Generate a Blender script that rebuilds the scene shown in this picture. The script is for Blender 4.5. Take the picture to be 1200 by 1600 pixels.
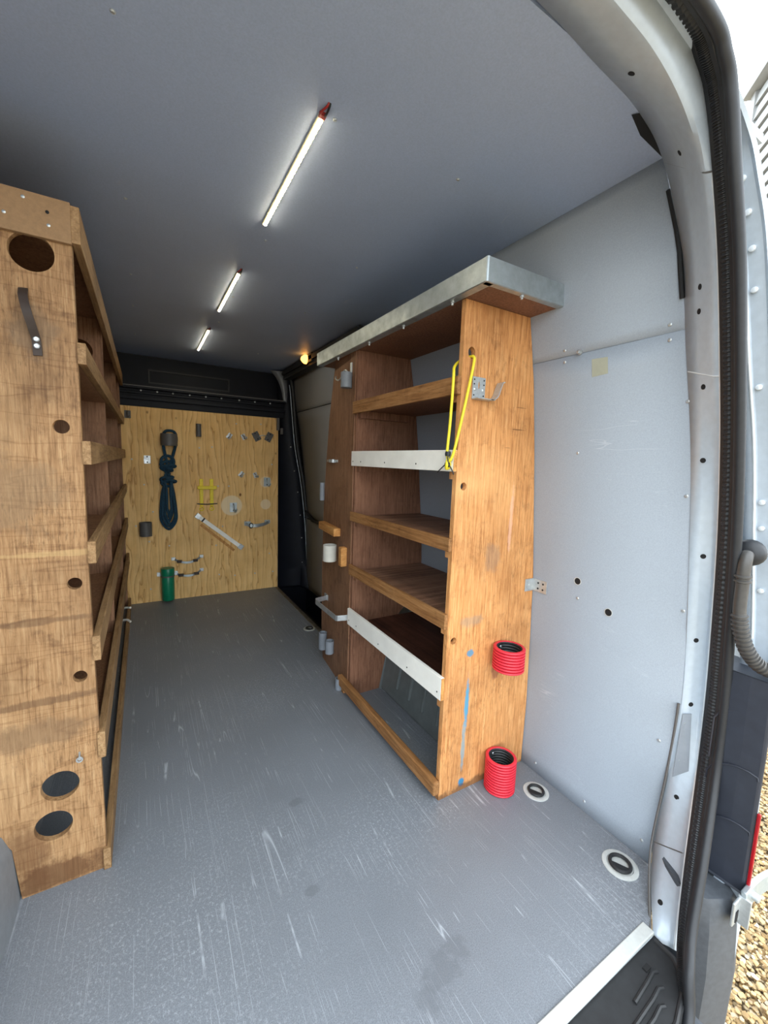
import bpy, math, random
from mathutils import Vector, Matrix
from mathutils.geometry import tessellate_polygon

random.seed(7)
for o in list(bpy.data.objects):
    bpy.data.objects.remove(o, do_unlink=True)
SC = bpy.context.scene
COL = SC.collection

# ------------------------------------------------------------------ camera
cam_d = bpy.data.cameras.new('camera')
cam_d.sensor_fit = 'VERTICAL'
cam_d.sensor_height = 36.0
cam_d.lens = 641.76 / 1600.0 * 36.0
cam_d.clip_start = 0.01
cam = bpy.data.objects.new('camera', cam_d)
COL.objects.link(cam)
YAW, PITCH, ROLL = 0.530885, 0.120159, 0.035521
fwd = Vector((math.sin(YAW) * math.cos(PITCH), math.cos(YAW) * math.cos(PITCH), -math.sin(PITCH)))
rt = Vector((math.cos(YAW), -math.sin(YAW), 0))
up = rt.cross(fwd)
r2 = rt * math.cos(ROLL) + up * math.sin(ROLL)
u2 = -rt * math.sin(ROLL) + up * math.cos(ROLL)
cam.matrix_world = Matrix(((r2.x, u2.x, -fwd.x, 0), (r2.y, u2.y, -fwd.y, 0), (r2.z, u2.z, -fwd.z, 1.1), (0, 0, 0, 1)))
SC.camera = cam

# ------------------------------------------------------------------ light
world = bpy.data.worlds.new('overcast_sky')
SC.world = world
world.use_nodes = True
_bg = world.node_tree.nodes['Background']
_bg.inputs['Color'].default_value = (0.86, 0.94, 1.0, 1)
_bg.inputs['Strength'].default_value = 5.0
SC.view_settings.view_transform = 'Standard'
SC.view_settings.look = 'None'
SC.view_settings.gamma = 1.0
SC.view_settings.exposure = 0.0
SC.view_settings.use_curve_mapping = False
LED_STRENGTH = 42.0

# ------------------------------------------------------------------ material helpers
def lin(r, g, b):
    f = lambda c: (c / 255.0) / 12.92 if c / 255.0 <= 0.04045 else ((c / 255.0 + 0.055) / 1.055) ** 2.4
    return (f(r), f(g), f(b), 1.0)

class N:
    def __init__(s, name):
        s.m = bpy.data.materials.new(name)
        s.m.use_nodes = True
        s.t = s.m.node_tree
        s.b = s.t.nodes['Principled BSDF']
    def add(s, t, **kw):
        n = s.t.nodes.new(t)
        for k, v in kw.items():
            setattr(n, k, v)
        return n
    def link(s, a, b):
        s.t.links.new(a, b)
    def coords(s, scale=(1, 1, 1), kind='Object', rot=(0, 0, 0), loc=(0, 0, 0)):
        if kind == 'World':
            out = s.add('ShaderNodeNewGeometry').outputs['Position']
        else:
            out = s.add('ShaderNodeTexCoord').outputs[kind]
        mp = s.add('ShaderNodeMapping')
        mp.inputs['Scale'].default_value = scale
        mp.inputs['Rotation'].default_value = rot
        mp.inputs['Location'].default_value = loc
        s.link(out, mp.inputs['Vector'])
        return mp.outputs['Vector']
    def noise(s, vec, scale=5.0, detail=4.0, rough=0.55, dist=0.0):
        n = s.add('ShaderNodeTexNoise')
        s.link(vec, n.inputs['Vector'])
        n.inputs['Scale'].default_value = scale
        n.inputs['Detail'].default_value = detail
        n.inputs['Roughness'].default_value = rough
        n.inputs['Distortion'].default_value = dist
        return n.outputs['Fac']
    def ramp(s, fac, stops, interp='LINEAR'):
        n = s.add('ShaderNodeValToRGB')
        n.color_ramp.interpolation = interp
        e = n.color_ramp.elements
        while len(e) < len(stops):
            e.new(0.5)
        for el, (p, c) in zip(e, stops):
            el.position = p
            el.color = c if len(c) == 4 else (c[0], c[1], c[2], 1)
        s.link(fac, n.inputs['Fac'])
        return n.outputs['Color']
    def mix(s, fac, a, b, mode='MIX'):
        n = s.add('ShaderNodeMix', data_type='RGBA', blend_type=mode)
        if isinstance(fac, (int, float)):
            n.inputs[0].default_value = fac
        else:
            s.link(fac, n.inputs[0])
        for sock, v in ((n.inputs[6], a), (n.inputs[7], b)):
            if isinstance(v, tuple):
                sock.default_value = v
            else:
                s.link(v, sock)
        return n.outputs[2]
    def math(s, op, a, b=None, c=None):
        n = s.add('ShaderNodeMath', operation=op)
        for i, v in enumerate((a, b, c)):
            if v is None:
                continue
            if isinstance(v, (int, float)):
                n.inputs[i].default_value = v
            else:
                s.link(v, n.inputs[i])
        return n.outputs[0]
    def bump(s, h, strength=0.2, dist=0.002):
        n = s.add('ShaderNodeBump')
        n.inputs['Strength'].default_value = strength
        n.inputs['Distance'].default_value = dist
        s.link(h, n.inputs['Height'])
        s.link(n.outputs['Normal'], s.b.inputs['Normal'])
    def col(s, c):
        if isinstance(c, tuple):
            s.b.inputs['Base Color'].default_value = c
        else:
            s.link(c, s.b.inputs['Base Color'])
    def set(s, rough=0.5, metal=0.0, spec=0.5):
        s.b.inputs['Roughness'].default_value = rough
        s.b.inputs['Metallic'].default_value = metal
        s.b.inputs['Specular IOR Level'].default_value = spec

K = (0, 0, 0, 1)
WH = (1, 1, 1, 1)

def plain(name, c, rough=0.5, metal=0.0, var=0.12, scale=30.0, spec=0.5):
    n = N(name)
    v = n.noise(n.coords(), scale, 4)
    dk = tuple(x * (1 - var) for x in c[:3]) + (1,)
    lt = tuple(min(1, x * (1 + var)) for x in c[:3]) + (1,)
    n.col(n.ramp(v, [(0.3, dk), (0.7, lt)]))
    n.set(rough, metal, spec)
    return n.m

def wood(name, dark, mid, light, axis='Z', fine=60.0, stain=0.5, bands=False, rough=0.65, spots=()):
    n = N(name)
    st = {'Z': (1, 1, 0.05), 'Y': (1, 0.05, 1), 'X': (0.05, 1, 1)}[axis]
    g = n.noise(n.coords(st), fine, 6, 0.65)
    c = n.ramp(g, [(0.30, dark), (0.5, mid), (0.72, light)])
    g2 = n.noise(n.coords(st), fine * 3.5, 3, 0.6)
    c = n.mix(0.35, c, n.ramp(g2, [(0.35, (0.55, 0.5, 0.45, 1)), (0.55, WH)]), 'MULTIPLY')
    s1 = n.noise(n.coords(), 3.2, 6, 0.62, 0.4)
    c = n.mix(stain, c, n.ramp(s1, [(0.32, (0.45, 0.42, 0.40, 1)), (0.55, WH)]), 'MULTIPLY')
    s2 = n.noise(n.coords(loc=(4, 2, 1)), 22.0, 5, 0.7)
    c = n.mix(stain * 0.6, c, n.ramp(s2, [(0.32, (0.35, 0.30, 0.28, 1)), (0.45, WH)]), 'MULTIPLY')
    fs2 = {'Z': (1, 1, 0.16), 'Y': (1, 0.16, 1), 'X': (0.16, 1, 1)}[axis]
    s3 = n.noise(n.coords(fs2, loc=(1, 7, 3)), 210.0, 4, 0.7)
    s4 = n.noise(n.coords(loc=(9, 2, 5)), 5.0, 4, 0.6)
    fk = n.math('MULTIPLY', n.ramp(s3, [(0.36, WH), (0.47, K)]), n.ramp(s4, [(0.40, K), (0.62, WH)]))
    c = n.mix(n.math('MULTIPLY', fk, 0.55), c, tuple(v * 0.45 for v in dark[:3]) + (1,))
    s5 = n.noise(n.coords(loc=(2, 5, 8)), 1.9, 5, 0.6, 0.6)
    c = n.mix(n.math('MULTIPLY', n.ramp(s5, [(0.54, K), (0.72, WH)]), 0.45), c, tuple(min(1, v * 1.18) for v in light[:3]) + (1,))
    if bands:
        w = n.noise(n.coords((0.9, 1, 9)), 1.6, 3, 0.5, 0.35)
        w = n.math('ABSOLUTE', n.math('SUBTRACT', n.math('FRACT', n.math('MULTIPLY', w, 9.0)), 0.5))
        c = n.mix(0.5, c, n.ramp(w, [(0.0, (0.50, 0.42, 0.36, 1)), (0.05, (0.8, 0.75, 0.7, 1)), (0.13, WH)]), 'MULTIPLY')
    for (vec, rad, colr, amt, sq) in spots:
        p = n.coords(sq, loc=tuple(-a * b for a, b in zip(vec, sq)))
        d = n.add('ShaderNodeVectorMath', operation='LENGTH')
        n.link(p, d.inputs[0])
        wob = n.noise(n.coords(), 18.0, 4, 0.7)
        dd = n.math('ADD', d.outputs['Value'], n.math('MULTIPLY', n.math('SUBTRACT', wob, 0.5), rad * 1.9))
        f = n.ramp(n.math('DIVIDE', dd, rad), [(0.6, WH), (1.0, K)])
        f = n.math('MULTIPLY', f, amt)
        c = n.mix(f, c, colr)
    n.col(c)
    n.set(rough, 0, 0.3)
    n.bump(g, 0.25, 0.0015)
    return n.m

def metal(name, c, rough=0.4, var=0.25, scale=25.0, m=1.0):
    n = N(name)
    v = n.noise(n.coords(), scale, 5, 0.65)
    n.col(n.ramp(v, [(0.3, tuple(x * (1 - var) for x in c[:3]) + (1,)), (0.7, c)]))
    n.b.inputs['Metallic'].default_value = m
    n.link(n.ramp(v, [(0.3, (rough + 0.15,) * 3 + (1,)), (0.7, (rough - 0.08,) * 3 + (1,))]), n.b.inputs['Roughness'])
    return n.m

def emit(name, c, strength):
    n = N(name)
    n.col(c)
    n.b.inputs['Emission Color'].default_value = c
    n.b.inputs['Emission Strength'].default_value = strength
    return n.m

# floor: grey resin-faced ply, scratched and scuffed
def floor_material():
    n = N('grey_floor_resin')
    base = n.ramp(n.noise(n.coords(kind='World'), 420, 3, 0.7), [(0.3, lin(102, 107, 114)), (0.7, lin(136, 141, 148))])
    big = n.noise(n.coords(kind='World'), 2.4, 5, 0.6)
    c = n.mix(0.55, base, n.ramp(big, [(0.3, (0.80, 0.80, 0.80, 1)), (0.65, (1.0, 1.0, 1.0, 1))]), 'MULTIPLY')
    tot = None
    for rz, sc, th, ms, sd in ((0.06, (30, 0.35, 1), 0.006, 3.6, 0), (-0.30, (26, 0.25, 1), 0.0045, 3.0, 5), (0.34, (24, 0.3, 1), 0.0045, 3.3, 9),
                               (-0.9, (30, 0.7, 1), 0.006, 4.5, 13), (-0.08, (70, 0.8, 1), 0.014, 5.0, 17), (1.1, (26, 0.8, 1), 0.005, 4.2, 21)):
        v = n.noise(n.coords(sc, 'World', (0, 0, rz), (sd, sd, 0)), 1.0, 0.0, 0.5, 0.0)
        line = n.ramp(n.math('ABSOLUTE', n.math('SUBTRACT', v, 0.5)), [(0.0, WH), (th, K)])
        mask = n.ramp(n.noise(n.coords((1, 1, 1), 'World', loc=(sd * 1.3, 3, 0)), ms, 4, 0.65), [(0.53, K), (0.60, WH)])
        s = n.math('MULTIPLY', line, mask)
        tot = s if tot is None else n.math('MAXIMUM', tot, s)
    # scuffed bright flecks, denser in the walkway
    fl = n.ramp(n.noise(n.coords((1, 0.8, 1), 'World'), 150, 5, 0.8), [(0.52, K), (0.66, WH)])
    fm = n.ramp(n.noise(n.coords(kind='World', loc=(7, 1, 0)), 2.2, 3, 0.6), [(0.42, K), (0.66, (0.7, 0.7, 0.7, 1))])
    tot = n.math('MAXIMUM', n.math('MULTIPLY', tot, 0.9), n.math('MULTIPLY', fl, fm))
    c = n.mix(n.math('MULTIPLY', tot, 0.70), c, lin(190, 196, 203))
    # dark wet stains
    for (x, y, rad, sx, sy) in ((0.53, 0.583, 0.055, 1.0, 1.3), (0.585, 0.60, 0.035, 1.0, 1.0), (0.478, 0.56, 0.03, 1.0, 0.8), (0.342, 0.879, 0.016, 0.8, 1), (0.396, 1.169, 0.02, 0.7, 1.1)):
        p = n.coords((sx, sy, 1), 'World', loc=(-x * sx, -y * sy, 0))
        d = n.add('ShaderNodeVectorMath', operation='LENGTH')
        n.link(p, d.inputs[0])
        wob = n.noise(n.coords(kind='World'), 28, 4, 0.7)
        dd = n.math('ADD', d.outputs['Value'], n.math('MULTIPLY', n.math('SUBTRACT', wob, 0.5), rad * 2.2))
        f = n.math('MULTIPLY', n.ramp(n.math('DIVIDE', dd, rad), [(0.55, WH), (0.95, K)]), 0.5)
        c = n.mix(f, c, lin(98, 102, 108))
    n.col(c)
    n.set(0.5, 0, 0.45)
    n.link(n.ramp(big, [(0.3, (0.38,) * 3 + (1,)), (0.7, (0.55,) * 3 + (1,))]), n.b.inputs['Roughness'])
    n.bump(n.noise(n.coords(kind='World'), 260, 2, 0.5), 0.25, 0.001)
    return n.m

def lining_material(name, c, rough=0.5, bumps=0.15):
    n = N(name)
    f = n.noise(n.coords(kind='World'), 300, 2, 0.6)
    b = n.ramp(f, [(0.3, tuple(x * 0.93 for x in c[:3]) + (1,)), (0.7, tuple(min(1, x * 1.05) for x in c[:3]) + (1,))])
    s = n.noise(n.coords(kind='World'), 3.0, 5, 0.65)
    b = n.mix(0.25, b, n.ramp(s, [(0.3, (0.82, 0.82, 0.82, 1)), (0.6, WH)]), 'MULTIPLY')
    v = n.noise(n.coords((3, 2.0, 26), 'World', (0.2, 0, 0)), 1.0, 2, 0.5, 0.2)
    line = n.ramp(n.math('ABSOLUTE', n.math('SUBTRACT', v, 0.5)), [(0.0, WH), (0.006, K)])
    mk_ = n.ramp(n.noise(n.coords(kind='World', loc=(3, 8, 2)), 3.0, 4, 0.65), [(0.60, K), (0.66, WH)])
    b = n.mix(n.math('MULTIPLY', n.math('MULTIPLY', line, mk_), 0.35), b, lin(205, 208, 212))
    n.col(b)
    n.set(rough, 0, 0.4)
    n.bump(f, bumps, 0.001)
    return n.m

M = {}
M['floor'] = floor_material()
M['wall'] = lining_material('grey_lining_panel', lin(153, 161, 171), 0.5)
M['ceiling'] = lining_material('grey_ceiling_panel', lin(166, 181, 210), 0.5)
M['door_lining'] = lining_material('grey_side_door_panel', lin(168, 172, 178), 0.6)
M['silver'] = plain('silver_van_paint', lin(180, 191, 202), 0.36, 0.12, 0.05, 60)
M['silver_bright'] = plain('silver_edge_paint', lin(218, 224, 228), 0.28, 0.15, 0.04, 60)
M['dark_steel'] = plain('dark_blue_painted_steel', lin(14, 18, 28), 0.55, 0.0, 0.2, 20, 0.25)
M['black'] = plain('black_plastic', lin(30, 31, 33), 0.55, 0, 0.25, 60)
M['black_grey'] = plain('charcoal_bumper_plastic', lin(70, 74, 80), 0.5, 0, 0.15, 80)
M['lamp_back'] = plain('navy_black_lamp_housing', lin(42, 46, 56), 0.42, 0, 0.12, 40)
M['rubber'] = plain('black_rubber_seal', lin(32, 34, 38), 0.5, 0, 0.15, 90)
M['red_lens'] = plain('red_lamp_lens', lin(150, 14, 26), 0.25, 0, 0.1, 40)
M['alu'] = metal('aluminium_strip', lin(205, 208, 205), 0.5, 0.12, 60, 0.25)
M['zinc'] = metal('zinc_plated_steel', lin(205, 210, 212), 0.38, 0.25, 60, 0.7)
M['galv'] = metal('galvanised_sheet', lin(190, 200, 204), 0.40, 0.25, 30, 0.75)
M['wood_near'] = wood('orange_brown_plywood', lin(172, 112, 62), lin(212, 150, 92), lin(232, 178, 120), 'Z', 150, 0.55, rough=0.6,
    spots=(((-0.075, 0, 0.315), 0.10, lin(66, 146, 178), 0.9, (9.0, 0, 1)), ((-0.080, 0, 0.16), 0.10, lin(110, 156, 168), 0.65, (10.0, 0, 1)),
           ((-0.078, 0, 0.032), 0.020, lin(36, 120, 160), 0.95, (1.3, 0, 1)), ((-0.075, 0, 0.49), 0.016, lin(56, 132, 165), 0.85, (1.0, 0, 1.2)),
           ((-0.07, 0, 0.60), 0.05, lin(150, 138, 120), 0.45, (1, 0, 2.2)), ((0.07, 0, 0.93), 0.13, lin(232, 184, 160), 0.5, (14, 0, 1)),
           ((0.0, 0, 0.80), 0.04, lin(126, 114, 102), 0.35, (1, 0, 0.7)), ((0.05, 0, 0.395), 0.022, lin(120, 56, 50), 0.55, (1, 0, 0.7)),
           ((0.07, 0, 1.22), 0.035, lin(110, 70, 40), 0.8, (1, 0, 14)), ((0.08, 0, 1.29), 0.03, lin(110, 70, 40), 0.7, (1, 0, 14)), ((0.03, 0, 1.16), 0.02, lin(110, 70, 40), 0.7, (1, 0, 12)),
           ((0.02, 0, 0.0), 0.03, lin(84, 58, 40), 0.7, (0.1, 0, 1))))
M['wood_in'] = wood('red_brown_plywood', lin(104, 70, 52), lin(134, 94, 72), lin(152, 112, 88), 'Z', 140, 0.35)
M['wood_deck'] = wood('worn_shelf_plywood', lin(104, 74, 58), lin(146, 108, 86), lin(178, 142, 118), 'X', 45, 0.55)
M['wood_deck_dark'] = wood('dark_shelf_plywood', lin(60, 34, 26), lin(94, 58, 44), lin(120, 78, 60), 'Y', 30, 0.75)  # darker deck tone for the lowest shelf, dark look of its bay in the colour
M['wood_rail'] = wood('rail_plywood', lin(120, 80, 44), lin(156, 110, 66), lin(178, 134, 88), 'Y', 110, 0.45)
M['wood_face'] = wood('dirty_brown_plywood', lin(104, 72, 52), lin(140, 102, 76), lin(160, 122, 94), 'Z', 120, 0.75)
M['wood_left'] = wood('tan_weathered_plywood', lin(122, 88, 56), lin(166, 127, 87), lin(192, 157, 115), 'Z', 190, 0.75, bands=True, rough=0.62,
    spots=(((0.13, 0, 0.035), 0.045, lin(88, 56, 32), 0.75, (0.35, 0, 1)), ((0.08, 0, 0.12), 0.05, lin(100, 66, 40), 0.6, (1, 0, 0.5)), ((0.10, 0, 0.42), 0.05, lin(108, 84, 62), 0.55, (0.3, 0, 1.2)),
           ((0.12, 0, 0.50), 0.012, lin(96, 70, 48), 0.6, (0.06, 0, 1)), ((0.10, 0, 0.70), 0.010, lin(96, 70, 48), 0.6, (0.05, 0, 1)), ((0.16, 0, 0.86), 0.008, lin(206, 176, 120), 0.3, (0.05, 0, 1)), ((0.15, 0, 1.36), 0.05, lin(116, 96, 76), 0.5, (1, 0, 0.8)), ((0.08, 0, 1.0), 0.10, lin(126, 104, 80), 0.45, (0.8, 0, 1))))
M['mdf'] = plain('brown_fibreboard', lin(150, 118, 84), 0.75, 0, 0.10, 120)
M['wood_left_rail'] = wood('tan_rail_plywood', lin(120, 90, 58), lin(156, 122, 84), lin(178, 146, 106), 'Y', 120, 0.5)
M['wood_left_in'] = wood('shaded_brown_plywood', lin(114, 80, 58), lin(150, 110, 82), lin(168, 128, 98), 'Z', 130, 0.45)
M['white_wood'] = plain('chipped_white_paint', lin(244, 242, 234), 0.5, 0, 0.06, 14)
M['pine'] = wood('bare_pine', lin(170, 112, 56), lin(206, 148, 84), lin(222, 170, 106), 'Y', 40, 0.25)
M['grey_plastic'] = plain('grey_pipe_plastic', lin(128, 134, 142), 0.45, 0, 0.06, 40)
M['dark_grey_plastic'] = plain('dark_grey_pipe_plastic', lin(88, 86, 84), 0.5, 0, 0.08, 40)
M['cream_plastic'] = plain('cream_cup_plastic', lin(208, 206, 196), 0.5, 0, 0.08, 20)
M['red'] = plain('red_corrugated_plastic', lin(212, 46, 62), 0.42, 0, 0.05, 30)
M['green'] = plain('green_tube_plastic', lin(10, 120, 86), 0.35, 0, 0.06, 30)
M['yellow'] = plain('yellow_bungee_cord', lin(226, 208, 44), 0.55, 0, 0.06, 200)
M['yellow_clip'] = plain('yellow_clip_plastic', lin(240, 214, 40), 0.5, 0, 0.08, 60)
M['rope'] = plain('blue_braided_rope', lin(20, 58, 78), 0.8, 0, 0.45, 160)
M['leather'] = plain('dark_leather_strap', lin(56, 44, 38), 0.6, 0, 0.2, 40)
M['arch'] = plain('dark_grey_wheel_arch', lin(98, 104, 104), 0.3, 0.1, 0.12, 25)
M['arch_liner'] = plain('grey_wheel_arch_cover', lin(122, 126, 130), 0.5, 0, 0.08, 50)
M['dark_hole'] = plain('dark_recess', lin(16, 16, 18), 0.8, 0, 0.1, 20)
M['wire_red'] = plain('red_wire', lin(150, 30, 26), 0.5)
M['conduit'] = plain('ribbed_conduit_plastic', lin(66, 64, 62), 0.4, 0, 0.15, 60)
M['tape'] = plain('yellowed_tape_residue', lin(170, 174, 158), 0.6, 0, 0.05, 60)
M['cladding'] = plain('grey_cladding_board', lin(150, 152, 152), 0.6, 0, 0.1, 6)
M['led_lens'] = emit('led_lens_glow', (1.0, 0.74, 0.30, 1), 2.2)
M['led'] = emit('led_bead_glow', (1.0, 0.88, 0.62, 1), LED_STRENGTH * 2.6)
M['amber'] = emit('amber_lamp_glow', (1.0, 0.42, 0.08, 1), 5.0)

def plywood_board():
    n = N('pale_pine_ply_sheet')
    w = n.add('ShaderNodeTexWave', wave_type='BANDS', bands_direction='X', wave_profile='SAW')
    n.link(n.coords((1, 1, 0.16)), w.inputs['Vector'])
    w.inputs['Scale'].default_value = 8.0
    w.inputs['Distortion'].default_value = 16.0
    w.inputs['Detail'].default_value = 3.0
    w.inputs['Detail Scale'].default_value = 1.4
    c = n.ramp(w.outputs['Fac'], [(0.0, lin(234, 188, 118)), (0.8, lin(244, 204, 138)), (1.0, lin(196, 144, 80))])
    g = n.noise(n.coords((1, 1, 0.05)), 90, 5, 0.6)
    c = n.mix(0.4, c, n.ramp(g, [(0.3, (0.72, 0.66, 0.56, 1)), (0.6, WH)]), 'MULTIPLY')
    vo = n.add('ShaderNodeTexVoronoi', feature='F1')
    n.link(n.coords((1, 0.0, 0.7)), vo.inputs['Vector'])
    vo.inputs['Scale'].default_value = 7.0
    c = n.mix(n.ramp(vo.outputs['Distance'], [(0.045, WH), (0.085, K)]), c, lin(120, 76, 36))
    s = n.noise(n.coords(), 3.0, 5, 0.65)
    c = n.mix(0.5, c, n.ramp(s, [(0.32, (0.62, 0.56, 0.5, 1)), (0.55, WH)]), 'MULTIPLY')
    for (x, z, rad, colr, amt) in ((0.60, 0.715, 0.085, lin(240, 222, 186), 0.75), (0.869, 0.719, 0.045, lin(240, 222, 186), 0.65), (0.87, 0.905, 0.05, lin(240, 222, 186), 0.5)):
        p = n.coords((1, 0.001, 1), 'World', loc=(-x, 0, -z))
        d = n.add('ShaderNodeVectorMath', operation='LENGTH')
        n.link(p, d.inputs[0])
        f = n.math('MULTIPLY', n.ramp(n.math('DIVIDE', d.outputs['Value'], rad), [(0.88, WH), (1.0, K)]), amt)
        c = n.mix(f, c, colr)
    n.col(c)
    n.set(0.6, 0, 0.3)
    return n.m
M['board'] = plywood_board()

def gravel_material():
    n = N('tan_gravel_stone')
    r = n.add('ShaderNodeNewGeometry').outputs['Random Per Island']
    c = n.ramp(r, [(0.0, lin(120, 96, 64)), (0.3, lin(170, 140, 96)), (0.55, lin(196, 170, 124)), (0.8, lin(146, 122, 92)), (1.0, lin(210, 196, 168))])
    n.col(c)
    n.set(0.75, 0, 0.3)
    return n.m
M['gravel'] = gravel_material()
def bed_material():
    n = N('tan_gravel_bed')
    vo = n.add('ShaderNodeTexVoronoi', feature='F1')
    n.link(n.coords(kind='World'), vo.inputs['Vector'])
    vo.inputs['Scale'].default_value = 55.0
    sep = n.add('ShaderNodeSeparateColor')
    n.link(vo.outputs['Color'], sep.inputs[0])
    c = n.ramp(sep.outputs[0], [(0.0, lin(150, 126, 92)), (0.5, lin(196, 176, 142)), (1.0, lin(218, 206, 184))])
    c = n.mix(n.ramp(vo.outputs['Distance'], [(0.42, K), (0.62, WH)]), c, lin(70, 56, 38))
    n.col(c)
    n.set(0.9, 0, 0.2)
    return n.m
M['ground'] = bed_material()

# ------------------------------------------------------------------ mesh helpers
WLOC = {}

def wloc(o):
    v = Vector((0, 0, 0))
    while o is not None:
        v = v + o.location
        o = o.parent
    return v

def tag(o, label=None, cat=None, group=None, kind=None):
    for k, v in (('label', label), ('category', cat), ('group', group), ('kind', kind)):
        if v:
            o[k] = v
    return o

def empty(name, loc, label, cat, group=None, kind=None):
    o = bpy.data.objects.new(name, None)
    o.empty_display_size = 0.05
    o.location = loc
    COL.objects.link(o)
    return tag(o, label, cat, group, kind)

def mk(name, vf, mat, parent=None, smooth=False, bevel=0.0, origin=None):
    """one mesh object from world-space vertices"""
    vs, fs = vf
    vs = [Vector(v) for v in vs]
    if parent is not None:
        base = wloc(parent)
        o_loc = Vector((0, 0, 0))
    else:
        if origin is None:
            lo = [min(v[i] for v in vs) for i in range(3)]
            hi = [max(v[i] for v in vs) for i in range(3)]
            origin = ((lo[0] + hi[0]) / 2, (lo[1] + hi[1]) / 2, lo[2])
        base = Vector(origin)
        o_loc = base
    me = bpy.data.meshes.new(name)
    me.from_pydata([tuple(v - base) for v in vs], [], fs)
    me.materials.append(M[mat])
    if smooth:
        me.polygons.foreach_set('use_smooth', [True] * len(me.polygons))
    me.update()
    o = bpy.data.objects.new(name, me)
    COL.objects.link(o)
    o.location = o_loc
    o.parent = parent
    if smooth:
        try:
            me.set_sharp_from_angle(angle=math.radians(40))
        except Exception:
            pass
    if bevel:
        b = o.modifiers.new('bevel', 'BEVEL')
        b.width = bevel
        b.segments = 2
        b.limit_method = 'ANGLE'
        b.angle_limit = math.radians(40)
    return o

def inst(src, loc_world, parent=None, rot=None, scale=None):
    """a copy of a small part at another place, sharing its mesh"""
    c = src.copy()
    COL.objects.link(c)
    c.parent = parent
    c.location = Vector(loc_world) - (wloc(parent) if parent else Vector((0, 0, 0)))
    if rot:
        c.rotation_euler = rot
    if scale:
        c.scale = scale
    return c

def part_at(name, vf, mat, loc, parent, smooth=False, rot=None):
    """a part whose own origin sits at loc (vertices given around 0)"""
    vs, fs = vf
    me = bpy.data.meshes.new(name)
    me.from_pydata([tuple(v) for v in vs], [], fs)
    me.materials.append(M[mat])
    if smooth:
        me.polygons.foreach_set('use_smooth', [True] * len(me.polygons))
        try:
            me.set_sharp_from_angle(angle=math.radians(40))
        except Exception:
            pass
    o = bpy.data.objects.new(name, me)
    COL.objects.link(o)
    o.parent = parent
    o.location = Vector(loc) - (wloc(parent) if parent else Vector((0, 0, 0)))
    if rot:
        o.rotation_euler = rot
    return o

def box(x0, x1, y0, y1, z0, z1):
    v = [(x, y, z) for x in (x0, x1) for y in (y0, y1) for z in (z0, z1)]
    f = [(0, 1, 3, 2), (4, 6, 7, 5), (0, 4, 5, 1), (2, 3, 7, 6), (0, 2, 6, 4), (1, 5, 7, 3)]
    return v, f

def join(*vfs):
    V, F = [], []
    for v, f in vfs:
        b = len(V)
        V += [tuple(a) for a in v]
        F += [tuple(i + b for i in q) for q in f]
    return V, F

def circ(cx, cy, r, n=24, ry=None):
    ry = ry or r
    return [(cx + r * math.cos(2 * math.pi * i / n), cy + ry * math.sin(2 * math.pi * i / n)) for i in range(n)]

def prism(outer, holes, fn, t0, t1):
    """flat panel with holes; fn(u, v, w) -> world, w from t0 to t1"""
    loops = [outer] + list(holes)
    flat = [p for l in loops for p in l]
    tris = tessellate_polygon([[Vector((p[0], p[1], 0)) for p in l] for l in loops])
    n = len(flat)
    V = [fn(p[0], p[1], t0) for p in flat] + [fn(p[0], p[1], t1) for p in flat]
    F = [tuple(t) for t in tris] + [(t[2] + n, t[1] + n, t[0] + n) for t in tris]
    b = 0
    for l in loops:
        m = len(l)
        for i in range(m):
            j = (i + 1) % m
            F.append((b + i, b + j, b + j + n, b + i + n))
        b += m
    return V, F

XZ = lambda u, v, w: (u, w, v)
XY = lambda u, v, w: (u, v, w)
YZ = lambda u, v, w: (w, u, v)

def frames(path, closed=False):
    P = [Vector(p) for p in path]
    n = len(P)
    T = []
    for i in range(n):
        a = P[(i - 1) % n] if (closed or i > 0) else P[i]
        b = P[(i + 1) % n] if (closed or i < n - 1) else P[i]
        T.append((b - a).normalized())
    ref = Vector((0, 0, 1)) if abs(T[0].z) < 0.9 else Vector((1, 0, 0))
    u = (ref - T[0] * ref.dot(T[0])).normalized()
    out = []
    for i in range(n):
        u = (u - T[i] * u.dot(T[i]))
        if u.length < 1e-6:
            u = T[i].orthogonal()
        u.normalize()
        out.append((P[i], u.copy(), T[i].cross(u)))
    return out

def tube(path, r, n=10, closed=False, cap=True, flat=1.0):
    fr = frames(path, closed)
    rr = r if isinstance(r, (list, tuple)) else [r] * len(fr)
    V, F = [], []
    for (p, u, w), q in zip(fr, rr):
        for k in range(n):
            a = 2 * math.pi * k / n
            V.append(tuple(p + u * (q * math.cos(a)) + w * (q * flat * math.sin(a))))
    m = len(fr)
    for i in range(m if closed else m - 1):
        j = (i + 1) % m
        for k in range(n):
            l = (k + 1) % n
            F.append((i * n + k, i * n + l, j * n + l, j * n + k))
    if cap and not closed:
        F.append(tuple(range(n - 1, -1, -1)))
        F.append(tuple((m - 1) * n + k for k in range(n)))
    return V, F

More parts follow.
